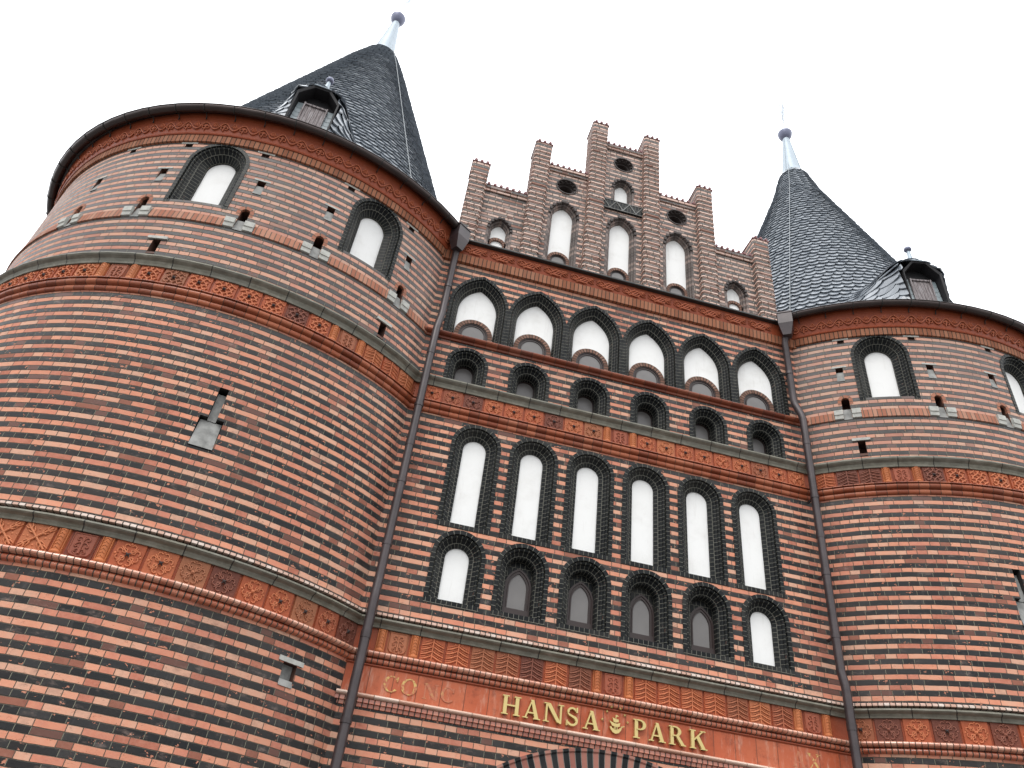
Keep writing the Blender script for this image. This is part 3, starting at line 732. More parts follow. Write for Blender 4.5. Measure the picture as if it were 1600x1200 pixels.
G['K'] = [rc(.09, .09 + TK, 0, 1), serif(0, .38, 0), serif(0, .38, 1), [(.27, .42), (.27, .52), (.78, 1), (.88, 1)], [(.40, .60), (.55, .74), (.98, 0), (.74, 0)], serif(.66, .98, 1), serif(.66, 1.06, 0)]
G['S'] = ring(.36, .74, .30, .26, .12, .10, .35, PI + .2, 12) + ring(.36, .27, .33, .27, .13, .11, -PI + .35, .35, 12) + [[(.06, .74), (.19, .62), (.58, .50), (.69, .35), (.66, .22), (.54, .30), (.50, .38), (.16, .53), (.08, .62)], rc(.58, .66, .72, 1.0), rc(.02, .09, 0, .28)]
G['C'] = ring(.5, .5, .5, .5, .2, .07, .7, 2 * PI - .7, 20) + [rc(.80, .88, .66, .95)]
G['O'] = ring(.5, .5, .5, .5, .2, .07, 0, 2 * PI, 24)
G['X'] = [[(.02, 1), (.26, 1), (.98, 0), (.74, 0)], [(.08, 0), (.18, 0), (.92, 1), (.82, 1)], serif(0, .34, 0), serif(.66, 1, 0), serif(0, .34, 1), serif(.66, 1, 1)]
for ch, x, mt, hh in (('C', -3.215, 'faded', .215), ('O', -2.975, 'faded', .215), ('N', -2.675, 'faded2', .2), ('C', -2.43, 'faded2', .2), ('A', 2.74, 'faded2', .215), ('X', 2.985, 'faded', .215)):
    mb = MB(); strokes(mb, G[ch], x, 2.59, hh, -.0115, -.0105); mb.build('faded_letter', mt, insc)

# ---- raised gold letters (their own thing, fixed in front of the frieze)
sign = thing('lettering', (0, -.02, 2.55 + Z0), 'raised gold capital letters with small ship and stars on the red frieze', 'lettering')
for ch, x, sx in (('H', -1.585, 1.06), ('A', -1.285, 1.0), ('N', -.995, 1.13), ('S', -.675, 1.0), ('A', -.43, 1.0), ('P', .305, 1.0), ('A', .535, 1.0), ('R', .835, 1.0), ('K', 1.145, 1.0)):
    mb = MB(); strokes(mb, [[(a * sx, b2) for a, b2 in pg] for pg in G[ch]], x, 2.572, .245, -.062, -.022)
    for q in (.25, .75): mb.tube([(x + q * .24 * sx if ch in 'HNAK' else x + .035, -.025, 2.59), (x + q * .24 * sx if ch in 'HNAK' else x + .035, -.005, 2.59)], .006, 5)
    mb.build('letter', 'gold', sign)
sh = MB()
hull = [(-.36, .34), (-.30, .20), (-.18, .06), (0, 0), (.18, .06), (.30, .20), (.37, .36), (.27, .36), (.20, .27), (.0, .22), (-.20, .27), (-.27, .36)]
pol = [hull[0:4] + [hull[9], hull[10], hull[11]], hull[3:10], rc(-.02, .02, .25, 1.0), [(-.22, .40), (.0, .36), (.0, .52), (-.25, .60), (-.40, .66)], [(.02, .36), (.22, .40), (.26, .60), (.02, .52)],
       [(-.14, .62), (.02, .58), (.02, .76), (-.20, .84)], [(.02, .60), (.17, .64), (.15, .78), (.02, .76)], [(.02, .9), (.16, .93), (.02, 1.02)], [(.30, .36), (.52, .44), (.50, .47), (.28, .41)], rc(-.10, -.07, .22, .42), rc(.08, .11, .22, .42)]
strokes(sh, pol, .05, 2.578, .245, -.055, -.03); sh.build('ship_emblem', 'gold', sign)
for sx, sz in ((-.141, 2.74), (-.075, 2.855), (-.018, 2.918), (.113, 2.917), (.186, 2.845), (.231, 2.757)):
    st = [(sx + (.021 if k % 2 == 0 else .0095) * math.sin(PI * k / 5), sz + (.021 if k % 2 == 0 else .0095) * math.cos(PI * k / 5)) for k in range(10)]
    mb = MB(); yb = -.035 if sz < 2.88 else -.06
    for k in range(10):
        a, b2 = st[k], st[(k + 1) % 10]; mb.face([(a[0], yb, a[1]), (b2[0], yb, b2[1]), (sx, yb - .008, sz)]); mb.face([(a[0], yb, a[1]), (b2[0], yb, b2[1]), (b2[0], yb + .012, b2[1]), (a[0], yb + .012, a[1])])
    mb.tube([(sx, yb, sz), (sx, -.005, sz)], .004, 4)
    mb.build('star', 'gold', sign)

# ================================================================== stepped gable
gab = thing('stepped_gable', (0, .3, 11.3 + Z0), 'pale stepped brick gable of six pillars with white lancet niches above the flat front', 'gable')
GY, GB, PF = .30, .66, .15
PX = [-3.42, -2.052, -.684, .684, 2.052, 3.42]; PT = [14.12, 15.48, 16.92, 16.92, 15.48, 14.12]; BT = [13.58, 14.90, 16.36, 14.90, 13.58]
gmap = lambda u, z, d: (u, GY + d, z)
gw = MB(); ZB = 11.2
for i in range(5):
    x0, x1 = PX[i] + .1, PX[i + 1] - .1; cx = (x0 + x1) / 2; top = BT[i]; dm = .26
    if i in (0, 4):
        lan = dict(w=.56, zb=ZB + .02, zs=12.30, kind='pointed', c=.12); zones = [(ZB, top, lan)]; roun = None
    else:
        lan = dict(w=.72, zb=ZB + .02, zs=13.30, kind='pointed', c=.16)
        roun = 14.32 if i != 2 else 15.74
        zones = [(ZB, 13.88, lan)]
    sheet(gw, gmap, x0, x1, ZB, zones[0][1], [hole_arch(cx, lan['w'], lan['zb'], lan['zs'], 'pointed', lan['c'])])
    if i == 2:
        lan2 = dict(w=.56, zb=14.26, zs=14.80, kind='pointed', c=.12)
        sheet(gw, gmap, x0, x1, 13.88, 14.24); sheet(gw, gmap, x0, x1, 14.24, 15.36, [hole_arch(cx, lan2['w'], 14.26, 14.80, 'pointed', .12)])
    if roun:
        zlo = 13.88 if i != 2 else 15.36
        circ = [(cx + .25 * math.cos(2 * PI * k / 24), roun + .25 * math.sin(2 * PI * k / 24)) for k in range(24)]
        sheet(gw, gmap, x0, x1, zlo, top, [circ])
    gw.face([(x0, GY, top), (x1, GY, top), (x1, GB, top), (x0, GB, top)]); gw.face([(x0, GB, ZB), (x1, GB, ZB), (x1, GB, top), (x0, GB, top)])
    # course of stepped bricks under the coping
    gw.box((x0, GY - .035, top - .155), (x1, GY, top - .078)); gw.box((x0, GY - .06, top - .078), (x1, GY, top))
    # niches
    def gwin(d, inner):
        s = MB(); sweep_arch(s, gmap, cx, d['w'], d['zb'], d['zs'], 'pointed', d['c'], [(-.004, .02), (-.004, -.006), (.045, -.006), (.047, .045), (.085, .05), (.087, .10), (.115, .10), (.117, .17)], 10)
        tb = MB(); n_ = 9                       # bricks of the arch stand proud one by one
        for k in range(n_ * 2 + 1):
            a_ = arc_pts(d['w'], d['zb'], d['zs'], 'pointed', d['c'], .03, n_)[5 + k]; 
            if k % 2 == 0: tb.box((cx + a_[0] - .030, GY - .035, a_[1] - .026), (cx + a_[0] + .030, GY + .09, a_[1] + .036))
            else: tb.box((cx + a_[0] - .02, GY - .012, a_[1] - .02), (cx + a_[0] + .02, GY + .09, a_[1] + .02))
        wv = s.build('lancet_niche', 'dark_moulding', gab); tb.build('arch_bricks', 'sooty_brick', wv)
        p = MB(); fill_arch(p, gmap, cx, d['w'], d['zb'], d['zs'], 'pointed', d['c'], .112, .155, 10); p.build('plaster_panel', 'plaster', wv)
        if inner:
            ww, zs_ = inner
            h_ = MB(); sweep_arch(h_, gmap, cx, ww, ZB + .02, zs_, 'round', 0, [(0, .16), (0, .10), (.07, .10), (.072, .175)], 10); h_.build('brick_arch', 'header_arch', wv)
            if i in (0, 4):
                p = MB(); fill_arch(p, gmap, cx, ww, ZB + .02, zs_, 'round', 0, .065, .145, 10); p.build('niche_back', 'plaster', wv)
            else:
                f = MB(); sweep_arch(f, gmap, cx, ww - .13, ZB + .02, zs_, 'round', 0, [(0, .15), (0, .12), (.025, .12), (.028, .135), (.05, .135), (.052, .15)], 10); f.build('window_frame', 'wood', wv)
                p = MB(); fill_arch(p, gmap, cx, ww - .13, ZB + .02, zs_, 'round', 0, .045, .14, 10); p.build('window_pane', 'glass', wv)
    gwin(lan, (.40, 11.94) if i in (0, 4) else (.50, 11.95))
    if i == 2: gwin(lan2, None)
    if roun:
        r_ = MB(); n_ = 24
        pr = [(.262, .0), (.262, -.02), (.235, -.02), (.232, .05), (.20, .055), (.197, .12), (.165, .125), (.16, .28)]
        L_ = lambda k: 2 * PI * k / n_ * .25
        for j in range(len(pr) - 1):
            r_.grid([[(cx + pr[q][0] * math.cos(2 * PI * k / n_), GY + pr[q][1], roun + pr[q][0] * math.sin(2 * PI * k / n_)) for k in range(n_)] for q in (j, j + 1)], [[(L_(k), j * .05 + (.05 if q > j else 0)) for k in range(n_ + 1)] for q in (j, j + 1)], True, closed=True)
        for k in range(0, n_, 2):
            a = 2 * PI * (k + .5) / n_; c_, s_ = .215 * math.cos(a), .215 * math.sin(a); r_.box((cx + c_ - .017, GY + .012, roun + s_ - .017), (cx + c_ + .017, GY + .06, roun + s_ + .017))
        rr = r_.build('round_hole', 'sooty_brick', gab)
        p = MB(); p.face([(cx + .165 * math.cos(2 * PI * k / n_), GY + .26, roun + .165 * math.sin(2 * PI * k / n_)) for k in range(n_)]); p.build('hole_back', 'recess', rr)
gw.build('wall', 'hazed_gable_brick', gab)
def knobs(mb, x0, x1, y0, y1, z, n):
    """coping of hollow roof tiles seen end-on"""
    mb.box((x0 - .015, y0 - .03, z), (x1 + .015, y1 + .02, z + .03))
    for k in range(n):
        x = x0 + (x1 - x0) * (k + .5) / n
        mb.tube([(x, y0 - .05, z + .045), (x, y0 + .1, z + .05), (x, y1, z + .05)], .036, 8)
for i in range(6):
    p = MB(); x = PX[i]; h_ = .185; ch = .035
    ol = [(x - h_, GB), (x - h_, PF + ch), (x - h_ + ch, PF), (x + h_ - ch, PF), (x + h_, PF + ch), (x + h_, GB)]
    zz = PT[i]; us = [0]
    for k in range(1, 6): us.append(us[-1] + math.hypot(ol[k][0] - ol[k - 1][0], ol[k][1] - ol[k - 1][1]))
    nrow = int((zz - ZB) / H)                       # every second course stands a little proud: a corrugated shaft
    for r in range(nrow + 1):
        za = ZB + r * H; zb_ = min(za + H, zz); e = .018 if int(math.floor((za + H / 2 - VR) / H)) % 2 == 0 else 0.0
        if r >= nrow - 3: e = .02
        oq = [(x + (a - x) * (1 + e / h_ * (.4 if b2 > PF + ch else 1)), b2 - (e if b2 < GB - .01 else 0)) for a, b2 in ol]
        for k in range(5):
            p.face([(*oq[k], za), (*oq[k + 1], za), (*oq[k + 1], zb_), (*oq[k], zb_)], [(us[k], za), (us[k + 1], za), (us[k + 1], zb_), (us[k], zb_)])
        p.face([(a, b2, za) for a, b2 in oq]); 
    p.face([(a, b2, zz) for a, b2 in ol]); p.face([(x - h_, GB, ZB), (x + h_, GB, ZB), (x + h_, GB, zz), (x - h_, GB, zz)])
    pl = p.build('pillar', 'hazed_gable_brick', gab)
    k_ = MB(); knobs(k_, x - .2, x + .2, PF, GB, zz + .002, 3); k_.build('coping', 'ridge_tile', pl)
for i in range(5):
    k_ = MB(); knobs(k_, PX[i] + .19, PX[i + 1] - .19, GY - .03, GB, BT[i] + .002, 7); k_.build('coping', 'ridge_tile', gab)
bl = MB(); bl.box((-.49, GY - .05, 13.93), (.49, GY + .02, 14.25)); 
belt = bl.build('patterned_belt', 'black_moulding', gab)
z_ = MB()
for k in range(6): z_.tube([(-.48 + k * .16, GY - .054, 13.96 if k % 2 else 14.22), (-.48 + (k + 1) * .16, GY - .054, 14.22 if k % 2 else 13.96)], .012, 4)
for zz in (13.945, 14.235): z_.tube([(-.49, GY - .052, zz), (.49, GY - .052, zz)], .010, 4)
z_.build('zigzag_relief', 'render', belt)

# ================================================================== round towers
NARROW = {'by': 0.0}              # the farther cone is a little slimmer
def cone_r(z):
    base = .30 + (22.4 - z) * .353 - NARROW['by'] * min(1.0, max(0.0, (22.3 - z) / 1.5))
    return base + .72 * max(0.0, 1 - (z - 11.42) / 1.25) ** 2
def tower(sg, label, dorm_deg, group):
    NARROW['by'] = .13 if sg > 0 else -.06
    mp = tmap(sg); root = thing('round_tower', (sg * TX, TY, 0), label, 'tower', group)
    U = lambda deg: R_(deg) * TR                      # degrees from straight ahead -> metres along the wall
    mir = -sg                                         # angles below are written for the left tower and mirrored for the right
    A0, A1 = (-180, 180)
    # ---- wall with its openings
    wins = [mir * 25.9, mir * -9.6]
    loops = [mir * a for a in (-36.2, -20.0, .4, 15.6, 35.5)] + ([10 * 1.0 + 7.5] if False else [])
    niches = [mir * a for a in (-36, -19.8, .7, 15.5, 35.5)]
    slots = [mir * a for a in (-31.4, -17.7, -1.1, 17.9, 34.0)]
    low_slots = [mir * -12.6, mir * 33.8]
    cols = []                                         # (deg, halfwidth m, z0, z1, outline)
    TW_ = dict(w=1.06, zb=9.21, zs=10.24, kind='round', c=0)
    for a in wins: cols.append((a, .56, 9.05 , 10.84, hole_arch(U(a), 1.06, 9.21, 10.24, 'round')))
    for a in loops: cols.append((a, .09, 8.70, 9.3, hole_arch(U(a), .145, 8.74, 9.185, 'round', 0, 0)))
    for a in niches: cols.append((a, .09, 9.60, 10.05, hole_rect(U(a), 9.66, 10.0, .135)))
    for a in slots: cols.append((a, .09, 10.60, 10.72, hole_rect(U(a), 10.62, 10.70, .13)))
    for a in low_slots: cols.append((a, .1, 7.9, 8.3, hole_rect(U(a), 7.92, 8.245, .13)))
    kz = mir * 10.1
    key = [(U(kz) - .16, 4.84), (U(kz) + .16, 4.84), (U(kz) + .16, 5.315), (U(kz) + .062, 5.315), (U(kz) + .062, 5.815), (U(kz) - .062, 5.815), (U(kz) - .062, 5.315), (U(kz) - .16, 5.315)]
    cols.append((kz, .2, 4.8, 5.9, key))
    ln = mir * 34.6; cols.append((ln, .15, 2.2, 2.6, hole_rect(U(ln), 2.30, 2.575, .20)))
    wl = MB(); zr = [-Z0, 2.2, 2.65, 4.7, 6.0, 7.85, 8.33, 8.68, 9.55, 10.86, 11.35]
    ST = .165
    # rows of wall: each row holds openings that do not overlap sideways
    def row(z0, z1, items):
        items = sorted(items, key=lambda q: min(p[0] for h_ in q for p in h_)); u = -PI * TR
        for q in items:
            lo = min(p[0] for h_ in q for p in h_) - .012; hi = max(p[0] for h_ in q for p in h_) + .012
            sheet(wl, mp, u, lo, z0, z1, (), ST); sheet(wl, mp, lo, hi, z0, z1, q, ST); u = hi
        sheet(wl, mp, u, PI * TR, z0, z1, (), ST)
    H_ = {k: [c[4] for c in cols if c[2] >= k[0] - .01 and c[3] <= k[1] + .01] for k in ((4.8, 5.9), (2.2, 2.65))}
    row(-Z0, 2.2, []); row(2.2, 2.65, [[cols[-1][4]]]); row(2.65, 4.8, []); row(4.8, 5.9, [[key]]); row(5.9, 7.88, [])
    row(7.88, 8.3, [[hole_rect(U(a), 7.92, 8.245, .13)] for a in low_slots]); row(8.3, 8.70, [])
    # between 8.70 and 10.86 the windows are taller than the small openings: stack small openings column by column
    items = []
    for a in wins: items.append((U(a), [hole_arch(U(a), 1.06, 9.21, 10.24, 'round')]))
    small = {}
    for lst, mk in ((loops, lambda a: hole_arch(U(a), .145, 8.74, 9.185, 'round', 0, 0)), (niches, lambda a: hole_rect(U(a), 9.66, 10.0, .135)), (slots, lambda a: hole_rect(U(a), 10.62, 10.70, .13))):
        for a in lst:
            k = next((q for q in small if abs(q - a) < 2.6), a); small.setdefault(k, []).append(mk(a))
    row(8.70, 10.86, [q for _, q in items] + list(small.values())); row(10.86, 11.4, [])
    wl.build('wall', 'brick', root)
    # ---- arched windows
    for a in wins:
        w0 = arched(root, mp, U(a), TW_, 'T', .262, .24)
        panel(w0, mp, U(a), TW_, .262, .24)
    # ---- small openings
    def recess(u, w_, z0, z1, dep, name, slope, material='render', arch=False):
        """a box let into the wall with a sloping sill"""
        b_ = MB(); x0, x1 = u - w_ / 2 - .003, u + w_ / 2 + .003
        for x in (x0, x1): b_.face([mp(x, z0, .001), mp(x, z1, .001), mp(x, z1, dep), mp(x, z0, dep)], [(0, z0), (0, z1), (dep, z1), (dep, z0)])
        b_.face([mp(x0, z1, .001), mp(x1, z1, .001), mp(x1, z1, dep), mp(x0, z1, dep)]); b_.face([mp(x0, z0, dep), mp(x1, z0, dep), mp(x1, z1, dep), mp(x0, z1, dep)])
        o = b_.build(name, 'recess' if name != 'keyhole_loop' else 'void', root)
        sd = min(dep * .96, slope * .16); s = MB(); s.face([mp(x0, z0, -.012), mp(x1, z0, -.012), mp(x1, z0 + slope, sd), mp(x0, z0 + slope, sd)]); s.build('sloping_sill', material, o)
        return o
    def block(parent, u, w_, z0, z1, proud, name='stone_block', material='stone'):
        b_ = MB(); b_.box((u - w_ / 2, -proud, z0), (u + w_ / 2, .05, z1), lambda x, d, z: mp(x, z, d)); return b_.build(name, material, parent)
    for a in loops:
        o = recess(U(a), .145, 8.74, 9.262, .30, 'arrow_loop', .27)
        for s_ in (-1, 1):
            b_ = MB(); uc = U(a) + s_ * .155
            pr = [(.035, 8.765), (.04, 8.84), (.055, 8.85), (.055, 8.955), (0, 8.965)]
            band(b_, mp, uc - .078, uc + .078, [(0, 8.76)] + pr)
            for x in (uc - .078, uc + .078): b_.face([mp(x, 8.76, 0)] + [mp(x, z, -o_) for o_, z in pr])
            b_.build('stone_block', 'stone', o)
        r_ = MB(); sweep_arch(r_, mp, U(a), .145, 9.10, 9.185, 'round', 0, [(-.062, .02), (-.062, -.003), (0, -.003), (0, .05)], 6); r_.build('brick_arch', 'soldier_red', o)
    for a in niches: o = recess(U(a), .135, 9.66, 10.0, .15, 'niche', .25); block(o, U(a), .27, 10.002, 10.037, .008, 'lintel')
    for a in slots:
        o = recess(U(a), .13, 10.62, 10.70, .16, 'putlog_hole', .02, 'recess'); block(o, U(a), .30, 10.702, 10.742, .012, 'lintel')
    for a in low_slots:
        o = recess(U(a), .13, 7.92, 8.245, .28, 'slit', .06, 'recess'); block(o, U(a), .31, 8.247, 8.30, .03, 'lintel')
    # keyhole loop
    b_ = MB(); k_ = key
    for i in range(len(k_)):
        p_, q_ = k_[i], k_[(i + 1) % len(k_)]; b_.face([mp(*p_, .001), mp(*q_, .001), mp(*q_, .22), mp(*p_, .22)], [(0, 0), (1, 0), (1, 1), (0, 1)])
    b_.face([mp(*p_, .2) for p_ in k_]); kh = b_.build('keyhole_loop', 'void', root)
    s = MB(); u = U(kz); s.face([mp(u - .155, 4.845, -.02), mp(u + .155, 4.845, -.02), mp(u + .145, 5.29, .07), mp(u - .145, 5.29, .07)])
    s.face([mp(u - .058, 5.29, .06), mp(u + .058, 5.29, .06), mp(u + .058, 5.76, .10), mp(u - .058, 5.76, .10)]); s.build('sloping_sill', 'render', kh)
    o = recess(U(ln), .20, 2.30, 2.575, .10, 'niche', .08); block(o, U(ln), .36, 2.577, 2.635, .02, 'lintel'); 
    b_ = MB(); b_.face([mp(U(ln) - .1, 2.38, .09), mp(U(ln) + .1, 2.38, .09), mp(U(ln) + .1, 2.57, .09), mp(U(ln) - .1, 2.57, .09)]); b_.build('back_panel', 'render', o)
    # ---- edge-laid course between the loops
    l = MB(); us = sorted(loops)
    edges = [-115] + us + [115]
    for i in range(len(edges) - 1):
        lo = U(edges[i]) + (.24 if i > 0 else 0); hi = U(edges[i + 1]) - (.24 if i < len(edges) - 2 else 0)
        if hi > lo: band(l, mp, lo, hi, [(0, 8.745), (.028, 8.75), (.012, 8.925), (0, 8.93)], .2)
    l.build('edge_laid_course', 'soldier_red', root)
    # ---- bands and their tiles
    if sg < 0: b0, b1 = -115, 48
    else: b0, b1 = -48, 115
    f1, f2 = common_bands(root, mp, sg, U(b0), U(b1))
    PR = .0
    d1 = 1 if sg < 0 else -1                          # towards the facade
    # lower frieze: shield group near the front, rosettes towards the facade, tracery away from it
    c1 = U(mir * .75); grp = ['colonnette', 'shield', 'colonnette']; wg = TW['colonnette'] * 2 + TW['shield']
    run_tiles(grp, sg, c1 - d1 * wg / 2, 3.225, f1, d1, PR)
    run_tiles(['rosette'] * 9, sg, c1 + d1 * wg / 2, 3.225, f1, d1, PR)
    u = run_tiles(['tracery'] * 6, sg, c1 - d1 * wg / 2, 3.225, f1, -d1, PR)
    u = run_tiles(grp, sg, u, 3.225, f1, -d1, PR); run_tiles(['rosette'] * 7, sg, u, 3.225, f1, -d1, PR)
    # upper frieze
    c2 = U(mir * 27.3); run_tiles(grp, sg, c2 - d1 * wg / 2, 7.465, f2, d1, PR); run_tiles(['leaf'] * 4, sg, c2 + d1 * wg / 2, 7.465, f2, d1, PR)
    u = run_tiles(['lattice'] * 8, sg, c2 - d1 * wg / 2, 7.465, f2, -d1, PR, .985); u = run_tiles(grp, sg, u, 7.465, f2, -d1, PR); run_tiles(['lattice'] * 8, sg, u, 7.465, f2, -d1, PR)
    # ---- cornice
    l = MB(); band(l, mp, U(b0), U(b1), [(0, 10.74), (.045, 10.745), (.06, 10.905), (.02, 10.91)]); l.build('soldier_course', 'soldier', root)
    l = MB(); band(l, mp, U(b0), U(b1), [(.02, 10.905), (.075, 10.91), (.085, 10.93), (.08, 10.945), (.14, 11.25), (.165, 11.325), (.168, 11.396), (0, 11.398)]); vine(l, mp, U(b0) + .1, U(b1), 11.09, .25, .108, .19); l.build('terracotta_vine_frieze', 'terracotta_frieze', root)
    # ---- gutter
    e0, e1 = (-180, 45.5) if sg < 0 else (-45.5, 180)
    gt = MB(); n = 90; rows = []
    gr = [(-.03, 11.412), (.205, 11.402)] + [(.29 + .08 * math.cos(a), 11.372 + .08 * math.sin(a)) for a in [PI - .05 + (PI + .1) * k / 10 for k in range(11)]] + [(.384, 11.385), (.378, 11.396), (.362, 11.385)]
    band(gt, mp, U(e0), U(e1), gr, .35)
    gto = gt.build('gutter', 'gutter', root)
    for k in range(int((e1 - e0) / 6.2)):            # brackets
        a = U(e0 + 3 + k * 6.2); bk = MB(); bk.tube([mp(a, z, -o_) for o_, z in [(.15, 11.27), (.15, 11.23), (.17, 11.30)] + [(.29 + .086 * math.cos(q), 11.372 + .086 * math.sin(q)) for q in (PI + .6, PI + 1.2, PI + 1.8, PI + 2.4, 2 * PI)]], .009, 5); bk.build('gutter_bracket', 'lead_dark', gto)
    # ---- slate cone; the slates sweep outwards over the dormer
    DA = R_(dorm_deg); RF = 4.93; HW = .36
    def surf(a, z):
        rc_ = cone_r(z); s_ = abs(((a - DA + PI) % (2 * PI) - PI) * max(rc_, 3.6)); gz = 12.60
        ge = gz - max(0.0, min(s_, HW + .5) - .12) * .9; fz = 1.0 if z < ge else max(0.0, 1 - (z - ge) / 1.1); fz = fz * fz * (3 - 2 * fz)
        top = 1.0 if s_ < HW else max(0.0, 1 - (s_ - HW) / 1.2) ** 2.4
        b_ = max(0.0, (RF + .06) - rc_) * fz * top
        return rc_ + b_
    sl = MB(); rows_n = 72; z = 11.40; iz = 0; zs = []
    while z < 21.98:
        L_ = .182 if z < 20 else .15; zs.append(z); z += L_ * math.cos(math.atan(.353))
    for iz, z in enumerate(zs):
        rr = cone_r(z); cnt = max(14, int(2 * PI * rr / .235)); Ls = .28; ph = random.random()
        for k in range(cnt):
            a = 2 * PI * (k + .5 * (iz % 2) + ph * .15) / cnt - PI
            s_ = ((a - DA + PI) % (2 * PI) - PI) * max(rr, 3.6)
            low = z < 12.50 - max(0.0, abs(s_) - .12) * .9; hwid = PI / cnt * 1.04 * max(rr, 3.6)
            if low and abs(s_) + hwid < HW: continue           # the dormer's mouth
            px, py = sg * TX + rr * math.sin(a), TY - rr * math.cos(a)
            if abs(px) < 3.64 and -.25 < py < .75 : continue        # gable stands here
            wd = 2 * PI / cnt * 1.04; jit = random.uniform(-.006, .006); lift = .055 + random.uniform(-.004, .005)
            # scale-shaped slate: straight top, rounded lower edge
            shp = [(-.5, 1.0), (-.5, .42), (-.40, .20), (-.16, .02), (.12, .0), (.36, .13), (.5, .42), (.5, 1.0)]
            T_, B_ = [], []
            for sx, sy in shp:
                zz = min(z + jit + sy * Ls, 22.2); aa = a + sx * wd
                sq = ((aa - DA + PI) % (2 * PI) - PI) * max(rr, 3.6)
                if low and abs(sq) < HW: aa = DA + math.copysign(HW, s_) / max(rr, 3.6)
                lf = lift * (1 - sy) + .006
                r_ = surf(aa, zz); ca, sa = math.sin(aa), math.cos(aa)
                T_.append((sg * TX + (r_ + lf) * ca, TY - (r_ + lf) * sa, zz + lf * .353)); lb = lf - .028
                B_.append((sg * TX + (r_ + lb) * ca, TY - (r_ + lb) * sa, zz + lb * .353))
            uvv = [(k + .5, iz + .5)] * 8
            sl.face(T_, uvv)
            for q in range(7): sl.face([B_[q], B_[q + 1], T_[q + 1], T_[q]], [(k + .5, iz + .5)] * 4)
    roof = sl.build('conical_roof', 'slate', root)
    ud = MB(); rows = []                              # boarding under the slates
    for z in [11.38 + i * .4 for i in range(28)]:
        row_ = []
        for k in range(73):
            a = -PI + 2 * PI * k / 72; r_ = surf(a, z) - .012
            s_ = ((a - DA + PI) % (2 * PI) - PI) * max(cone_r(z), 3.6)
            if abs(s_) < HW + .2: r_ = cone_r(z) - .012
            row_.append((sg * TX + r_ * math.sin(a), TY - r_ * math.cos(a), z))
        rows.append(row_)
    i0 = len(ud.v)
    for r_ in range(len(rows) - 1):
        for k in range(72):
            cx = (rows[r_][k][0] + rows[r_][k + 1][0]) / 2; cy = (rows[r_][k][1] + rows[r_][k + 1][1]) / 2
            if abs(cx) < 3.75 and -.3 < cy < .8 and rows[r_][0][2] < 13.4: continue
            ud.face([rows[r_][k], rows[r_][k + 1], rows[r_ + 1][k + 1], rows[r_ + 1][k]])
    ud.build('roof_boarding', 'board', roof)
    # ---- dormer front
    ax = Vector((math.sin(DA), -math.cos(DA), 0)); tx = Vector((math.cos(DA), math.sin(DA), 0)); ctr = Vector((sg * TX, TY, 0))
    def dm(x, z, r_):                                 # x across, z up, r from the tower axis
        p_ = ctr + ax * r_ + tx * x; return (p_.x, p_.y, z)
    def dbox(mb, x0, x1, z0, z1, r0, r1): mb.box((x0, r0, z0), (x1, r1, z1), lambda x, r_, z: dm(x, z, r_))
    dr = MB(); ol = [(-HW, 11.40), (-HW, 12.24), (-.13, 12.55), (.13, 12.55), (HW, 12.24), (HW, 11.40)]
    for i in range(5):                                # hood: boards round the mouth
        a_, b2 = ol[i], ol[i + 1]
        dr.face([dm(*a_, RF + .10), dm(*b2, RF + .10), dm(*b2, 3.6), dm(*a_, 3.6)], [(0, 0), (1, 0), (1, 1), (0, 1)])
        o_ = lambda q: (q[0] * 1.09, q[1] + (.045 if abs(q[0]) < HW - .01 or q[1] > 12 else 0))
        A_, B2 = o_(a_), o_(b2)
        dr.face([dm(*a_, RF + .10), dm(*b2, RF + .10), dm(*B2, RF + .12), dm(*A_, RF + .12)]); dr.face([dm(*A_, RF + .12), dm(*B2, RF + .12), dm(*B2, 3.7), dm(*A_, 3.7)])
    dor = dr.build('dormer', 'board', root)
    hp = MB(); A_, B2, R2 = dm(-.15, 12.595, RF + .13), dm(.15, 12.595, RF + .13), dm(0, 12.86, RF - .28)
    hp.face([A_, B2, R2]); hp.face([A_, R2, dm(-.03, 12.86, 3.7), dm(-.3, 12.5, 3.9)]); hp.face([B2, dm(.3, 12.5, 3.9), dm(.03, 12.86, 3.7), R2]); hp.tube([A_, B2], .014, 5); hp.tube([A_, R2], .014, 5); hp.tube([B2, R2], .014, 5); hp.tube([R2, dm(0, 12.86, 3.7)], .018, 5)
    hp.build('dormer_hip', 'lead', dor)
    fr = MB()                                         # slated front wall: strips beside the shutter
    fr.face([dm(-HW, 11.40, 4.88), dm(HW, 11.40, 4.88), dm(HW, 12.24, 4.80), dm(.13, 12.55, 4.78), dm(-.13, 12.55, 4.78), dm(-HW, 12.24, 4.80)], [(0, 0)] * 6); fr.build('front_board', 'board', dor)
    for s_ in (-1, 1):
        ss = MB(); kk = 0
        for k in range(5):
            z0 = 11.44 + k * .145; x0, x1 = .215, .345
            pts = [(x0, z0 + .20), (x0, z0 + .05), (x0 + .03, z0 + .01), ((x0 + x1) / 2, z0), (x1 - .03, z0 + .01), (x1, z0 + .05), (x1, z0 + .20)]
            if z0 + .2 > 12.25: pts = [(a, min(b2, 12.25)) for a, b2 in pts]
            ss.face([dm(s_ * a, b2, 4.915 - (b2 - z0) * .12 - (z0 - 11.4) * .08) for a, b2 in pts], [(kk + .5, .5)] * 7); kk += 1
        ss.build('front_slates', 'slate_front', dor)
    sh_ = MB(); sh_.face([dm(-.205, 11.52, 4.92), dm(.205, 11.52, 4.92), dm(.205, 12.18, 4.87), dm(-.205, 12.18, 4.87)], [(0, 0), (.45, 0), (.45, .64), (0, .64)])
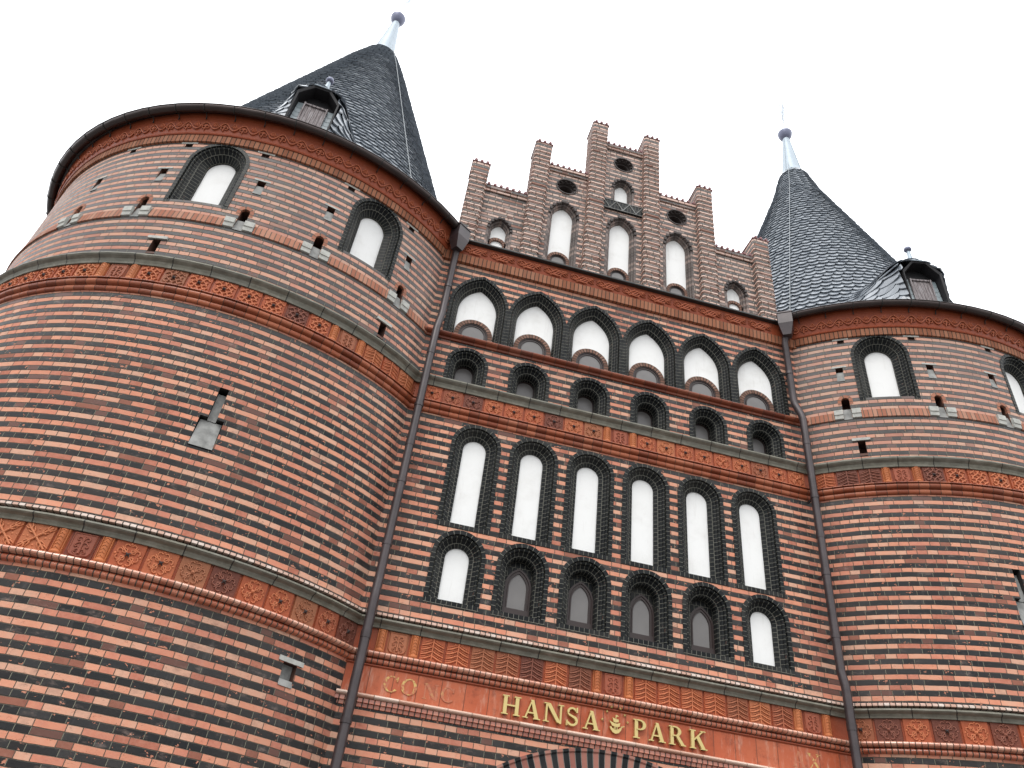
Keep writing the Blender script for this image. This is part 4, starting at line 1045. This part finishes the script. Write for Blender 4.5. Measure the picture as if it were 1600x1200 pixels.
    dbox(sh_, -.215, .215, 12.16, 12.20, 4.84, 4.90); dbox(sh_, -.22, -.195, 11.5, 12.19, 4.84, 4.922); dbox(sh_, .195, .22, 11.5, 12.19, 4.84, 4.922); sh_.build('shutter', 'shutter', dor)
    si = MB(); dbox(si, -.23, .23, 11.47, 11.51, 4.8, 4.97); si.build('dormer_sill', 'lead', dor)
    fn = MB(); c_ = dm(0, 0, 4.80); fn.lathe([(.06, 12.80), (.04, 13.08), (.034, 13.16)], c_[0], c_[1], 10); f_ = fn.build('dormer_finial', 'lead', dor)
    fn = MB(); fn.lathe([(.0, 13.15), (.05, 13.16), (.082, 13.21), (.07, 13.26), (0, 13.29)], c_[0], c_[1], 12); fn.build('finial_ball', 'ball', f_)
    # ---- spire
    cx, cy = sg * TX, TY
    sp = MB(); sp.lathe([(.37, 22.16), (.345, 22.22), (.325, 22.35), (.23, 23.2), (.115, 24.25)], cx, cy, 20)
    for k in range(4): a = k * PI / 2 + .4; sp.tube([(cx + .345 * math.sin(a), cy - .345 * math.cos(a), 22.22), (cx + .12 * math.sin(a), cy - .12 * math.cos(a), 24.22)], .012, 5)
    spo = sp.build('spire', 'lead', root)
    sp = MB(); sp.lathe([(.10, 24.22), (.16, 24.30), (.215, 24.42), (.245, 24.54), (.25, 24.60), (.235, 24.625), (.0, 24.64)], cx, cy, 20); sp.build('spire_ball', 'ball', spo)
    vn = MB(); vn.tube([(cx, cy, 24.55), (cx, cy, 26.45)], .014, 6); vn.lathe([(0, 26.4), (.04, 26.44), (0, 26.5)], cx, cy, 8)
    va = R_(150 if sg < 0 else -151); vx, vy = math.sin(va), math.cos(va)
    V = lambda q, z, e=0.0: (cx + vx * q + vy * e, cy + vy * q - vx * e, z)
    for z0, z1, ln_ in ((25.0, 25.12, .85), (25.25, 25.33, .7), (25.46, 25.54, .78), (25.68, 25.8, .95)):
        pts = [(.02, z0), (ln_, z0 - .05), (ln_ * .86, (z0 + z1) / 2), (ln_, z1 + .05), (.02, z1)]
        vn.face([V(*p_, .006) for p_ in pts]); vn.face([V(*p_, -.006) for p_ in reversed(pts)])
        for i in range(5): p_, q_ = pts[i], pts[(i + 1) % 5]; vn.face([V(*p_, .006), V(*q_, .006), V(*q_, -.006), V(*p_, -.006)])
    vn.tube([V(.3, 24.98), V(.3, 25.82)], .012, 5)
    vn.build('weather_vane', 'zinc', root)
    # ---- lightning conductor
    lc = MB(); a = R_(mir * (38.4 if sg < 0 else 47.2)); pts = []
    for i in range(40):
        z = 11.45 + i * (22.2 - 11.45) / 39; r_ = cone_r(z) + .075; pts.append((cx + r_ * math.sin(a), cy - r_ * math.cos(a), z))
    pts.append((cx + .36 * math.sin(a), cy - .36 * math.cos(a), 22.5)); lc.tube(pts, .009, 5)
    for i in range(2, 38, 5): q = pts[i]; lc.tube([(q[0] - math.sin(a) * .07, q[1] + math.cos(a) * .07, q[2]), q], .014, 4)
    lc.build('lightning_conductor', 'wire', root)
    return root
tower(-1, 'larger nearer round brick tower on the left with slate cone roof and shuttered dormer', 4.6, 'round gatehouse towers')
tower(1, 'farther round brick tower on the right, its slate cone partly behind the stepped gable', -13.0, 'round gatehouse towers')

# ================================================================== rainwater pipes in the two corners
def drainpipe(s_, label):
    top = Vector((s_ * 3.53, -.24, 11.36))
    root = thing('drainpipe', (s_ * 3.58, -.2, 0), label, 'drainpipe', 'brown rainwater downpipes')
    pts = [(3.51, -.20, 10.9), (3.51, -.12, 10.72), (3.52, -.12, 9.22), (3.535, -.13, 9.12), (3.585, -.2, 8.86), (3.60, -.215, 8.74), (3.60, -.215, 7.95), (3.60, -.22, 4.05), (3.60, -.225, 3.98), (3.61, -.26, 3.80), (3.61, -.265, 3.70), (3.61, -.265, -1.4), (3.61, -.3, -1.52)]
    if s_ < 0: pts = [(3.545 + (x - 3.51) * .45, y, z) for x, y, z in pts]
    p_ = MB(); p_.tube([(s_ * x, y, z) for x, y, z in pts], .068, 14); p_.build('pipe', 'pipe', root)
    for z in (9.9, 7.05, 5.6, 4.55, 2.1, .6, -.8):
        x = [q for q in pts if q[2] >= z][-1]
        c_ = MB(); c_.tube([(s_ * x[0], x[1], z - .03), (s_ * x[0], x[1], z + .03)], .077, 14); c_.box((s_ * x[0] - .012, x[1] + .05, z - .02), (s_ * x[0] + .012, .02, z + .02)); c_.build('pipe_clamp', 'pipe', root)
    for z in (8.2, 6.3, 3.2):
        x = [q for q in pts if q[2] >= z][-1]
        c_ = MB(); c_.tube([(s_ * x[0], x[1], z - .05), (s_ * x[0], x[1], z + .05)], .074, 14); c_.build('pipe_collar', 'pipe', root)
    h_ = MB(); x = s_ * pts[0][0]; w1, d1 = .145, .13
    lv = [(10.80, .08, .08), (11.09, w1, d1), (11.38, w1, d1)]
    hc = math.cos(R_(35)); hs = math.sin(R_(35)) * -s_
    rot = lambda a, b2, z: (x + a * hc - b2 * hs, -.24 + a * hs + b2 * hc, z)
    ring_ = [[rot(-a, -b2, z), rot(a, -b2, z), rot(a, b2, z), rot(-a, b2, z)] for z, a, b2 in lv]
    for i in range(2):
        for k in range(4): j = (k + 1) % 4; h_.face([ring_[i][k], ring_[i][j], ring_[i + 1][j], ring_[i + 1][k]])
    h_.face(ring_[0])
    h_.box((-w1 - .012, -d1 - .012, 11.365), (w1 + .012, d1 + .012, 11.395), rot)
    h_.build('rain_hopper', 'pipe', root)
drainpipe(-1, 'straight brown downpipe with hopper in the corner beside the left tower')
drainpipe(1, 'brown downpipe with offset bends in the corner beside the right tower')
